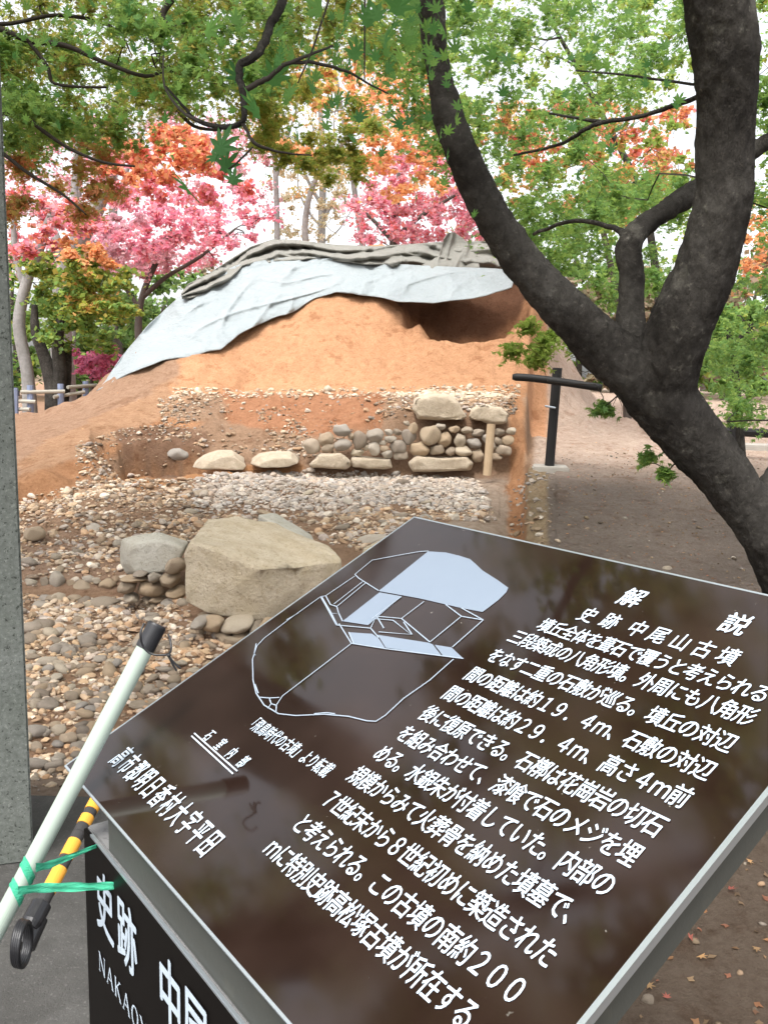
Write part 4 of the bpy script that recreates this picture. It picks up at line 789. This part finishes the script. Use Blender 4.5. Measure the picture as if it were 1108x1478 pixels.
# ------------------------------------------------------------------ fallen leaves
FL = []
for c in [(.62, .26, .08), (.5, .16, .12), (.42, .27, .14), (.7, .42, .2)]:
    P = np.c_[LEAF_B, .25*(LEAF_B[:, 0]**2)]; me = mesh_np('fallen_leaf', P, np.arange(len(P))[None], fcol=np.array([c])); me.materials.append(M['leaf']); FL.append(me)
spots = [(932,792),(985,800),(1052,1298),(995,1370),(935,1438),(868,715),(905,745),(955,770),(840,700),(880,690),(820,690),(1000,760),(860,640),(900,650),(930,680),(845,620),(880,610),(150,600),(200,580),(120,620),(170,570),(480,620),(820,760),(850,790),(980,1320),(1080,1250),(1010,1400),(960,1460),(1090,1380),(870,1450),(1060,1180)]
for i, (x, y) in enumerate(spots):
    Y = float(hit(x, y, 1.2, 14)[0]); p = at(x, y, Y)
    o = bpy.data.objects.new('fallen_leaf', FL[0] if i == 0 else FL[1] if i in (2, 3) else random.choice(FL)); C.objects.link(o); s = random.uniform(.016, .028)*(.8 if y > 1100 else 1); o.scale = (s, s, s*.7)
    o.rotation_euler = (random.uniform(-.35, .35), random.uniform(-.35, .35), random.uniform(0, 6.28)); o.location = (p[0], p[1], float(H(p[0], p[1]))+.012)
    sp = {0: 'orange fallen leaf on the dark soil between trunk and top edge of the sign', 2: 'reddish fallen leaf on the soil just right of the sign edge', 3: 'pinkish fallen leaf near the bottom right beside the sign edge'}
    tag(o, sp.get(i, 'small fallen maple leaf lying on the bare soil'), 'leaf', 'fallen leaves on the soil')

# ------------------------------------------------------------------ pavement, granite pillar
bm = bmesh.new(); box_bm(bm, (-1.55, .95, -.048), 3.9, 3.96, .12, bev=.01); bm_link('pavement', bm, M['concrete'], kind='structure')
e0 = at(12, 350, 2.5); e1 = at(49, 1230, 2.5)
# square-section dressed pillar; slight batter follows the photographed edge
bm = bmesh.new(); 
V = []
zz0, zz1 = float(e1[2]), float(e0[2]); sl = float(e0[0]-e1[0])/(zz1-zz0)
for z_, xr in ((.01, float(e1[0])-sl*zz0), (2.75, float(e0[0])+sl*(2.75-zz1))):
    for (dx, dy) in ((0, 0), (-.30, -.10), (-.42, .22), (-.15, .26)): V.append(bm.verts.new((xr+dx, 2.5+dy, z_)))
for i in range(4): bm.faces.new((V[i], V[i+4], V[(i+1) % 4+4], V[(i+1) % 4]))
bm.faces.new(V[4:8][::-1]); bm.faces.new(V[0:4]); bmesh.ops.recalc_face_normals(bm, faces=bm.faces)
bmesh.ops.bevel(bm, geom=bm.edges[:], offset=.006, segments=2, affect='EDGES')
print('pillar lean', sl)
tag(bm_link('granite_pillar', bm, M['pillar']), 'speckled grey green granite pillar standing at the left edge', 'stone pillar')

# ------------------------------------------------------------------ information sign
WD = .9
YAW = R(-52.94328); TILT = R(26.45369)
w_ = np.array([math.cos(YAW), math.sin(YAW), 0]); bk = np.array([-math.sin(YAW), math.cos(YAW), 0]); hd = bk*math.cos(TILT)+np.array([0, 0, 1])*math.sin(TILT)
nrm = np.cross(w_, hd); B0 = EYE+WD*np.array([-.54161182, 1.44734369, -.68061248]); HH = .8506*WD
def on_plate(px, py):
    px = np.asarray(px, float); py = np.asarray(py, float); d = rt*((px-554)/F)[..., None]-up*((py-739)/F)[..., None]+fw
    t = ((B0-EYE)@nrm)/(d@nrm); P = EYE+d*t[..., None]-B0; return np.stack([P@w_, P@hd], -1)
MP = Matrix(((w_[0], hd[0], nrm[0], B0[0]), (w_[1], hd[1], nrm[1], B0[1]), (w_[2], hd[2], nrm[2], B0[2]), (0, 0, 0, 1)))
sign = bpy.data.objects.new('information_sign', None); C.objects.link(sign); sign.location = (float(B0[0]+w_[0]*.45+bk[0]*.3), float(B0[1]+w_[1]*.45+bk[1]*.3), 0)
tag(sign, 'brown information sign plate with white Japanese text and a tomb diagram on a low pedestal', 'sign')
def plate_obj(name, V, ps, m, parent=None, smooth=False, label=None):
    me = mesh_np(name, V, ps, smooth=smooth); o = link(name, me, m); o.matrix_world = MP
    p = parent or sign; o.parent = p
    o.matrix_parent_inverse = (Matrix.Translation(sign.location) if p is sign else MP).inverted(); o.matrix_basis = MP
    if label: o['label'] = label
    return o
def box_np(x0, x1, y0, y1, z0, z1):
    V = np.array([(x, y, z) for z in (z0, z1) for x, y in ((x0, y0), (x1, y0), (x1, y1), (x0, y1))], float)
    return V, [np.array([(3, 2, 1, 0), (4, 5, 6, 7), (0, 1, 5, 4), (1, 2, 6, 5), (2, 3, 7, 6), (3, 0, 4, 7)])]
plate = plate_obj('plate', *box_np(0, WD, 0, HH, -.006, 0), M['plate'])
e_ = .0035
plate_obj('plate_edge', *join_np([box_np(-e_, WD+e_, -e_, 0-.0002, -.0075, .0004), box_np(WD+.0002, WD+.006, -e_, HH+e_, -.010, .0006), box_np(-e_, WD, HH+.0002, HH+e_, -.0075, .0004), box_np(-e_, -.0002, 0, HH, -.0075, .0004)]), M['steel_edge'])
# tray below the plate
plate_obj('tray', *box_np(.13, WD-.002, .014, HH-.02, -.052, -.0078), M['steel'])
# pedestal: thin upright slab; front top-left corner sits on ray (121,1193)
fo = B0+bk*.004; d = (rt*((121-554)/F)-up*((1193-739)/F)+fw); nf = -bk; tt = ((fo-EYE)@nf)/(d@nf); PC = EYE+d*tt
zt = float(PC[2]); a0 = PC.copy(); L_ = .80; dp = .085
def slab(name, p0, L, D, z0, z1, m, bev=.002):
    bm = bmesh.new(); q = [p0, p0+w_*L, p0+w_*L+bk*D, p0+bk*D]; V = [bm.verts.new((float(c[0]), float(c[1]), z)) for z in (z0, z1) for c in q]
    bm.faces.new(V[3::-1]); bm.faces.new(V[4:8])
    for i in range(4): bm.faces.new((V[i], V[(i+1) % 4], V[(i+1) % 4+4], V[i+4]))
    bmesh.ops.recalc_face_normals(bm, faces=bm.faces); bmesh.ops.bevel(bm, geom=bm.edges[:], offset=bev, segments=2, affect='EDGES')
    return bm_link(name, bm, m, sign)
slab('pedestal', a0+bk*.006, L_, dp, 0, zt, M['pedestal'])
slab('front_panel', a0, L_, .0052, .06, zt-.003, M['panel'], .0008)
slab('bezel', a0+w_*.03-bk*.0005, L_-.03, .005, zt-.0028, zt+.0012, M['steel_edge'], .0004)
# riser between pedestal and tray
rz1 = float((B0+hd*.014-nrm*.050)[2])
nk = thing  # (riser is part of the sign)
rp0 = at(158, 1240, 1.3); tt = ((PC+bk*.008-EYE)@nf); dd = rt*((158-554)/F)-up*((1240-739)/F)+fw; q = EYE+dd*(tt/(dd@nf))
tw = float((q-PC)@w_)
bm = bmesh.new(); p0 = a0+bk*.008+w_*tw; L2 = L_-tw
def zplate(o): # underside height of the plate at back offset o from B0
    return float(B0[2]+(o)*math.tan(TILT)-.0085/math.cos(TILT))
of = float((p0-B0)@bk)
q = [p0, p0+w_*L2, p0+w_*L2+bk*.07, p0+bk*.07]; zz = [zplate(of), zplate(of), zplate(of+.07), zplate(of+.07)]
V = [bm.verts.new((float(c[0]), float(c[1]), zt+.0002)) for c in q]+[bm.verts.new((float(c[0]), float(c[1]), z)) for c, z in zip(q, zz)]
bm.faces.new(V[3::-1]); bm.faces.new(V[4:8])
for i in range(4): bm.faces.new((V[i], V[(i+1) % 4], V[(i+1) % 4+4], V[i+4]))
bmesh.ops.recalc_face_normals(bm, faces=bm.faces); bm_link('riser', bm, M['steel'], sign)

# glyphs from Blender's built-in font, laid out on a character grid
_g = {}
def glyph(ch, off=.012):
    if (ch, off) not in _g:
        cu = bpy.data.curves.new('g', 'FONT'); cu.body = ch; cu.resolution_u = 3
        ob = bpy.data.objects.new('g', cu); C.objects.link(ob); me = bpy.data.meshes.new_from_object(ob.evaluated_get(bpy.context.evaluated_depsgraph_get()))
        V = np.array([v.co[:] for v in me.vertices]) if len(me.vertices) else np.zeros((0, 3)); Fc = [list(p.vertices) for p in me.polygons]
        bpy.data.objects.remove(ob); bpy.data.curves.remove(cu); bpy.data.meshes.remove(me); _g[(ch, off)] = (V, Fc)
    return _g[(ch, off)]
def text_mesh(name, s, org, ux, uy, stepv, hcell, wcell, off=.012, adv=None, slant=0., z=.0012):
    """chars in cells: centre of char i = org + stepv*i, cell width along ux, height along uy"""
    VV = []; FF = []; o_ = 0; cur = 0
    for i, ch in enumerate(s):
        if ch in ' 　': cur += 1; continue
        V, Fc = glyph(ch, off)
        x = V[:, 0]-.48; y = V[:, 1]-.385
        c = np.array(org)+np.array(stepv)*i
        P = c[None]+np.outer(x*wcell+y*slant, ux)+np.outer(y*hcell, uy)
        for bi, (bx, by) in enumerate(((0, 0), (1, 0), (-1, 0), (0, 1), (0, -1))):
            Q = P+np.array(ux)*bx*off*wcell*1.3+np.array(uy)*by*off*hcell*.9
            VV.append(np.c_[Q, np.full(len(P), z+bi*.00003)]); FF += [[a+o_ for a in f] for f in Fc]; o_ += len(V)
    me = bpy.data.meshes.new(name); me.from_pydata(np.concatenate(VV).tolist(), [], FF); return me
def plate_text(name, s, p0, p1, hcell, wcell=None, mtl='letter', off=.012, n=None, parent=None):
    a_, b_ = on_plate([p0[0], p1[0]], [p0[1], p1[1]]); n = n or len(s)-1; st = (b_-a_)/n; L = np.linalg.norm(st); ux = np.array([1., 0]); uy = np.array([0, 1.])
    me = text_mesh(name, s, a_, ux, uy, st, hcell, wcell or L*.98, off); o = link(name, me, M[mtl]); p = plate
    o.parent = p; o.matrix_parent_inverse = Matrix.Identity(4); return o
lines = ['　墳丘全体を葺石で覆うと考えられる', '三段築成の八角形墳。外周にも八角形', 'をなす二重の石敷が巡る。墳丘の対辺', '間の距離は約１９．４ｍ、石敷の対辺', '間の距離は約２９．４ｍ、高さ４ｍ前', '後に復原できる。石槨は花崗岩の切石', 'を組み合わせて、漆喰で石のメジを埋', 'める。水銀朱が付着していた。内部の', '規模からみて火葬骨を納めた墳墓で、', '７世紀末から８世紀初めに築造された', 'と考えられる。この古墳の南約２００', 'ｍに特別史跡高松塚古墳が所在する。']
va = [.778, .727, .667, .608, .5505, .492, .4355, .381, .324, .264, .2045, .147]
CU0, CU1 = .5035, .924
CU0s = [.527]*12
for i, s in enumerate(lines):
    c0 = CU0s[i]; st = ((.9165, .9215, .924, .926, .926, .925, .925, .926, .927, .928, .929, .930)[i]-c0)/16
    me = text_mesh('text_line', s, (c0*WD, va[i]*HH), np.array([1., 0]), np.array([0, 1.]), (st*WD, 0), .037*WD, .0248*WD*1.06, .011)
    o = link('text_line', me, M['letter']); o.parent = plate
plate_text('title_character', '解', (912, 863), (925, 866), .050*WD, .040*WD, off=.016, n=1)
plate_text('title_character', '説', (1061, 901), (1074, 904), .050*WD, .040*WD, off=.016, n=1)
plate_text('subtitle_text', '史跡', (849, 888), (881, 897), .040*WD, .030*WD, off=.009)
plate_text('subtitle_text', '中尾山古墳', (920, 908), (1050, 948), .040*WD, .030*WD, off=.009)
plate_text('caption_text', '「飛鳥時代の古墳」より転載', (366, 1043), (472, 1112), .030*WD, .0180*WD, off=.007)
for i, ch in enumerate('石室内部'):
    plate_text('caption_character', ch, (303+16.3*i, 1062+12.7*i), (311+16.3*i, 1068+12.7*i), .027*WD, .0165*WD, off=.014, n=1)
plate_text('address_text', '高市郡明日香村大字平田', (177, 1092), (304, 1217), .050*WD, .0285*WD, off=.011)
# line drawing of the tomb
z2 = lambda L: [(x*.379+340, y*.379+740) for x, y in L]
def ribbon(name, Lz, w=.0022, m='line', raw=False, closed=False):
    P = on_plate(*np.array(Lz if raw else z2(Lz)).T); 
    V = []; n = len(P)
    T_ = np.gradient(P, axis=0); T_ /= np.linalg.norm(T_, axis=1)[:, None]; Nn = np.stack([-T_[:, 1], T_[:, 0]], -1)
    A_ = P+Nn*w/2; B_ = P-Nn*w/2; V = np.r_[np.c_[A_, np.full(n, .0014)], np.c_[B_, np.full(n, .0014)]]
    return V, [np.array([(n+i, n+i+1, i+1, i) for i in range(n-1)])]
dl = [[(325,322),(215,400),(110,480),(82,510),(66,560),(68,640),(80,690),(110,735),(165,768),(230,775),(340,770),(430,778),(500,795),(535,797),(570,775),(640,710),(740,640),(830,560)],
      [(442,500),(180,700),(157,735),(155,764)], [(92,705),(130,708),(168,706)], [(130,708),(137,730),(124,748)], [(137,730),(157,736)],
      [(325,322),(385,430)], [(385,430),(395,425),(442,500)], [(325,322),(347,318)], [(345,318),(455,243)], [(375,350),(488,262)], [(388,358),(495,270)], [(345,320),(362,352),(388,360)], [(330,324),(366,386),(394,386),(386,360)],
      [(366,386),(388,430)], [(394,386),(408,415)], [(455,237),(520,183),(610,166),(700,150),(735,148)], [(455,237),(470,252),(545,299)],
      [(385,430),(515,442),(545,478)], [(515,442),(532,406),(600,412),(668,466),(545,456)], [(540,400),(565,442)], [(520,405),(632,322)], [(530,396),(632,405),(718,340)], [(632,405),(740,495)], [(640,418),(672,466)],
      [(740,495),(860,397)], [(800,352),(860,397),(943,411)], [(860,365),(943,411)], [(943,411),(826,514)], [(442,500),(570,520),(868,558)], [(432,457),(450,500)],
      [(80,500),(72,540),(76,545)], [(195,410),(240,384)], [(300,768),(345,764),(380,768)], [(75,655),(88,690)]]
for q in dl: 
    V, ps = ribbon('drawn_line', q, .0020); plate_line = link('drawn_line', mesh_np('drawn_line', V, ps), M['line']); plate_line.parent = plate
def fillp(q, raw=False, z=.001, m='fill'):
    P = on_plate(*np.array(q if raw else z2(q)).T); me = mesh_np('drawn_shape', np.c_[P, np.full(len(P), z)], np.arange(len(P))[None]); o = link('drawn_shape', me, M[m]); o.parent = plate
    if me.polygons[0].normal.z < 0: me.flip_normals()
fillp([(733,149),(800,153),(850,165),(892,178),(915,198),(940,222),(1000,260),(1038,288),(1030,305),(1000,335),(940,380),(860,365),(700,328),(545,300)])
fillp([(548,305),(632,320),(505,430),(408,415)]); fillp([(432,457),(520,463),(545,480),(570,518),(450,500)]); fillp([(535,466),(735,497),(750,503),(785,547),(572,516),(550,480)]); fillp([(758,505),(822,515),(868,558),(788,545)])
for q in [[(277,1063),(337,1118)], [(281,1059),(343,1114)]]:
    V, ps = ribbon('underline', q, .0022, raw=True); o = link('underline', mesh_np('underline', V, ps), M['letter']); o.parent = plate
# front panel lettering
nF = -bk
def on_front(px, py):
    d = rt*((px-554)/F)-up*((py-739)/F)+fw; t = ((a0-EYE)@nF)/(d@nF); P = EYE+d*t-a0; return np.array([P@w_, P[2]])
MF = Matrix(((w_[0], 0, nF[0], a0[0]), (w_[1], 0, nF[1], a0[1]), (0, 1, nF[2], a0[2]), (0, 0, 0, 1)))
def front_text(name, s, org, step, hc, wc, off=.01, serif=False):
    me = text_mesh(name, s, org, np.array([1., 0]), np.array([0, 1.]), (step, 0), hc, wc, off, z=.0014)
    o = link(name, me, M['letter']); o.parent = sign; o.matrix_parent_inverse = Matrix.Translation(sign.location).inverted(); o.matrix_basis = MF; return o
f0 = on_front(152, 1303); f1 = on_front(184, 1352); f2 = on_front(246, 1425)
print('front', f0, f1, f2, 'PC', PC, 'zt', zt, 'tw', tw)
FR = dict(f0=f0, f1=f1, f2=f2)
st = (f1[0]-f0[0])
front_text('heading_text', '史跡', (f0[0], (f0[1]+f1[1])/2), st, .105, .076, .016)
s3 = .075
front_text('heading_text', '中尾山古墳', (f2[0], (f0[1]+f1[1])/2), s3, .105, .074, .016)
# latin line, drawn as serif capitals with strokes
def strokes(ch):
    S = {'N': [((0,0),(0,1),.08),((0,1),(.8,0),.16),((.8,0),(.8,1),.08)], 'A': [((0,0),(.42,1),.08),((.42,1),(.84,0),.16),((.16,.35),(.68,.35),.07)], 'K': [((.08,0),(.08,1),.16),((.1,.45),(.72,1),.08),((.3,.6),(.8,0),.16)],
         'O': [((.42+.40*math.cos(a),.5+.5*math.sin(a)),(.42+.40*math.cos(a+.35),.5+.5*math.sin(a+.35)),.08+.08*abs(math.cos(a))) for a in np.arange(0, 6.28, .35)], 'Y': [((0,1),(.42,.5),.16),((.84,1),(.42,.5),.08),((.42,.5),(.42,0),.16)],
         'M': [((.05,0),(.05,1),.07),((.05,1),(.5,.1),.16),((.5,.1),(.95,1),.08),((.95,0),(.95,1),.16)]}
    ser = {'N': [(0,0),(0,1),(.8,1)], 'A': [(0,0),(.84,0)], 'K': [(.08,0),(.08,1),(.72,1),(.8,0)], 'O': [], 'Y': [(0,1),(.84,1),(.42,0)], 'M': [(.05,0),(.05,1),(.95,0),(.95,1)]}
    return S[ch]+[((x-.13, y), (x+.13, y), .05) for x, y in ser[ch]]
VV = []; QQ = []; n0 = on_front(150, 1392); n1 = on_front(198, 1470); stp = (n1[0]-n0[0])/4.0; yb = (n0[1]+n1[1])/2
for i, ch in enumerate('NAKAOYAMA'):
    for (p, q, wd) in strokes(ch):
        p = np.array(p); q = np.array(q); t_ = q-p; t_ = t_/np.linalg.norm(t_); nn = np.array([-t_[1], t_[0]])*wd/2
        b0 = len(VV)
        for c in (p-nn, q-nn, q+nn, p+nn): VV.append((n0[0]+(i-.42)*stp+c[0]*stp*.80, yb+(c[1]-.5)*.030, .0014+.00002*(b0//4)))
        QQ.append((b0, b0+1, b0+2, b0+3))
o = link('latin_text', mesh_np('latin_text', np.array(VV), np.array(QQ)), M['letter']); o.parent = sign; o.matrix_parent_inverse = Matrix.Translation(sign.location).inverted(); o.matrix_basis = MF

# ------------------------------------------------------------------ pole with cap and cord, striped bar, green tape
A1 = at(211, 933, 1.27); A0 = at(-6, 1345, 1.13); dr = (A1-A0)/np.linalg.norm(A1-A0)
gd = A0-dr*(A0[2]-.02)/dr[2]
t = thing('white_pole', 'pale green white pole with a black cap leaning against the sign plate', 'pole', gd)
V, ps = tube_np([gd, A0, A1], .0130, 28); adopt(link('tube', mesh_np('tube', V, ps, smooth=False), M['pole']), t)
V, ps = tube_np(np.array([A1-dr*.004, A1-dr*.0035, A1+dr*.034, A1+dr*.037]), [.0137, .0147, .0146, .0132], 28); adopt(link('cap', mesh_np('cap', V, ps, smooth=False), M['black']), t)
for nm in ('tube', 'cap'): pass
c0 = at(222, 900, 1.22)
cord = spline([at(208,900,1.21),at(203,915,1.2),at(207,933,1.2),at(219,944,1.2),at(240,945,1.2),at(247,938,1.215),at(246,925,1.225),at(243,915,1.23)], 6)
V, ps = tube_np(cord, .0016, 7); parts = [(V, ps)]
for e in [[(243,946,1.2),(252,957,1.2),(261,965,1.2)], [(243,946,1.2),(249,958,1.2),(255,968,1.2)]]: parts.append(tube_np(spline([at(*p) for p in e], 5), .0015, 7))
kn = I1[0]*.0034+at(244, 946, 1.2); parts.append((kn, [I1[1]]))
V, ps = join_np(parts); adopt(link('cord', mesh_np('cord', V, ps, smooth=True), M['black']), t)

b0 = at(150, 1135, 1.82); b1 = at(46, 1332, 1.52); dr2 = (b1-b0)/np.linalg.norm(b1-b0); Lb = np.linalg.norm(b1-b0)
t = thing('striped_bar', 'yellow and black striped barrier bar with a black ring end behind the white pole', 'barrier bar', b1)
stripe = [on for on in [(140,1150),(127,1180),(117,1188),(103,1207),(92,1222),(76,1246),(60,1272),(40,1330)]]
fr_ = [0, .06, .16, .21, .30, .39, .50, .60, .72, 1.0]
edges_px = [(146,1143,'y'),(134,1172,'s'),(129,1180,'d'),(124,1188,'y'),(110,1210,'d'),(103,1222,'y'),(86,1238,'d'),(84,1255,'y'),(58,1284,'d')]
def frac(px, py):
    best = min(((np.hypot(*(np.array(pix(b0+(b1-b0)*k))-np.array([px, py]))), k) for k in np.linspace(-.05, 1, 200))); return best[1]
fs = [-.25]+[frac(*at_) for at_ in [(135,1172),(128,1180),(120,1192),(112,1202),(104,1212),(90,1235),(80,1250),(62,1284)]]+[1.0]
kinds = ['yellow', 'bar_dark', 'yellow', 'bar_dark', 'bar_dark', 'yellow', 'bar_dark', 'yellow', 'bar_dark']
fs = sorted(fs)
for i in range(len(fs)-1):
    if fs[i+1]-fs[i] < 1e-3: continue
    k = kinds[min(i, len(kinds)-1)]; r_ = .0145 if k == 'yellow' else .0135
    V, ps = tube_np([b0+(b1-b0)*fs[i], b0+(b1-b0)*(fs[i+1]-.002 if fs[i+1] < 1 else 1)], r_, 20); adopt(link('yellow_stripe' if k == 'yellow' else 'dark_stripe', mesh_np('stripe', V, ps), M[k]), t)
V, ps = tube_np([b0+(b1-b0)*.88, b0+(b1-b0)*.885, b1, b1+dr2*.012], [.018, .020, .020, .016], 20); adopt(link('socket', mesh_np('socket', V, ps), M['black']), t)
V, ps = tube_np([b1-dr2*.02+np.array([0, 0, -.01]), b1+dr2*.03+np.array([0, 0, -.018])], .021, 20); adopt(link('collar', mesh_np('collar', V, ps), M['black']), t)
rc = at(32, 1362, 1.42); ua = np.array([-.06, .99, 0]); ua /= np.linalg.norm(ua)
ring = [rc+.037*(math.cos(a)*ua*.9+math.sin(a)*np.array([0, 0, 1])) for a in np.linspace(0, 2*math.pi, 41)]
parts = []
for k_ in (-.006, -.002, .002, .006): parts.append(tube_np(np.array(ring)+np.array([.96, -.28, 0])*k_, .0042, 8, False))
V, ps = join_np(parts); adopt(link('ring', mesh_np('ring', V, ps, smooth=True), M['black']), t)

def tape(pts, w, label_o, twist=0):
    P = spline([at(*p) for p in pts], 8); n_ = len(P); V = []
    W2 = np.interp(np.linspace(0, 1, n_), np.linspace(0, 1, len(w)), w)
    for i in range(n_):
        s = P[i][1]/F
        u_ = up*math.cos(.15*math.sin(i*.7))+fw*.25*math.sin(i*.9)
        for k_ in range(6):
            v = k_/5-.5; V.append(P[i]+u_*v*W2[i]*s+fw*(.0012*math.sin(k_*2.1+i*.35)))
    q = np.arange(n_*6).reshape(n_, 6); Q = np.stack([q[:-1, :-1], q[1:, :-1], q[1:, 1:], q[:-1, 1:]], -1).reshape(-1, 4)
    return np.array(V), [Q]
def wrapband(c, r, half, ang0, ang1):
    e1 = np.cross(dr, [0, 0, 1]); e1 /= np.linalg.norm(e1); e2 = np.cross(e1, dr); V = []
    A_ = np.linspace(ang0, ang1, 26)
    for a in A_:
        for k_ in range(5):
            V.append(c+dr*(half*(k_/2-1)+.010*math.sin(a)*1.2)+(e1*math.cos(a)+e2*math.sin(a))*(r+.0006*math.sin(k_*2.3+a*3)))
    q = np.arange(26*5).reshape(26, 5); return np.array(V), [np.stack([q[:-1, :-1], q[1:, :-1], q[1:, 1:], q[:-1, 1:]], -1).reshape(-1, 4)]
t = thing('green_tape', 'two loops of shiny green plastic tape tying the pole to the sign', 'tape', at(60, 1270, 1.15))
def poleY(py): # depth of the pole front at picture row
    k_ = (1345-py)/(1345-938); return 1.13+(1.25-1.13)*k_
def on_pole(py):
    return min((abs(pix(A0+(A1-A0)*k_)[1]-py), k_) for k_ in np.linspace(-.2, 1, 400))[1]
c = A0+(A1-A0)*on_pole(1258); adopt(link('band', mesh_np('band', *wrapband(c, .0139, .0075, 0, 6.283), smooth=True), M['tape']), t)
c = A0+(A1-A0)*on_pole(1288); adopt(link('band', mesh_np('band', *wrapband(c, .0139, .0062, 0, 6.283), smooth=True), M['tape']), t)
V, ps = tape([(52,1252,1.128),(70,1249,1.15),(100,1237,1.18),(130,1225,1.20),(155,1216,1.23),(178,1210,1.245)], [14, 12, 9, 7, 6, 2], 0); adopt(link('strip', mesh_np('strip', V, ps, smooth=True), M['tape']), t)
V, ps = tape([(26,1286,1.105),(60,1282,1.13),(110,1280,1.15),(160,1279,1.155),(196,1277,1.165),(212,1272,1.17),(228,1268,1.175)], [14, 14, 14, 13, 12, 8, 9], 0); adopt(link('strip', mesh_np('strip', V, ps, smooth=True), M['tape']), t)

# world scatter of dry litter on the near brown soil
n3 = 3600; ly = np.sqrt(rng.uniform(1.4**2, 11.5**2, n3)); lx = ly*rng.uniform(.2, .62, n3); P = np.c_[lx, ly, H(lx, ly)+.006]
lc = palcols([(.22, .15, .09), (.30, .20, .12), (.40, .28, .17), (.16, .11, .07), (.46, .24, .12), (.40, .16, .10)], n3)
o = link('leaf_litter', leafmesh('leaf_litter', P, rng.uniform(.005, .017, n3), lc, LEAF_C, 1.5), M['leaf'], kind='stuff')
import collections as _c
_d = _c.Counter()
for o in bpy.data.objects:
    if o.type == 'MESH': _d[o.name.split('.')[0]] += len(o.data.loops)-2*len(o.data.polygons)
print('top', _d.most_common(12))
print('objects', len(bpy.data.objects), 'tris', sum(len(o.data.loops)-2*len(o.data.polygons) for o in bpy.data.objects if o.type == 'MESH'))
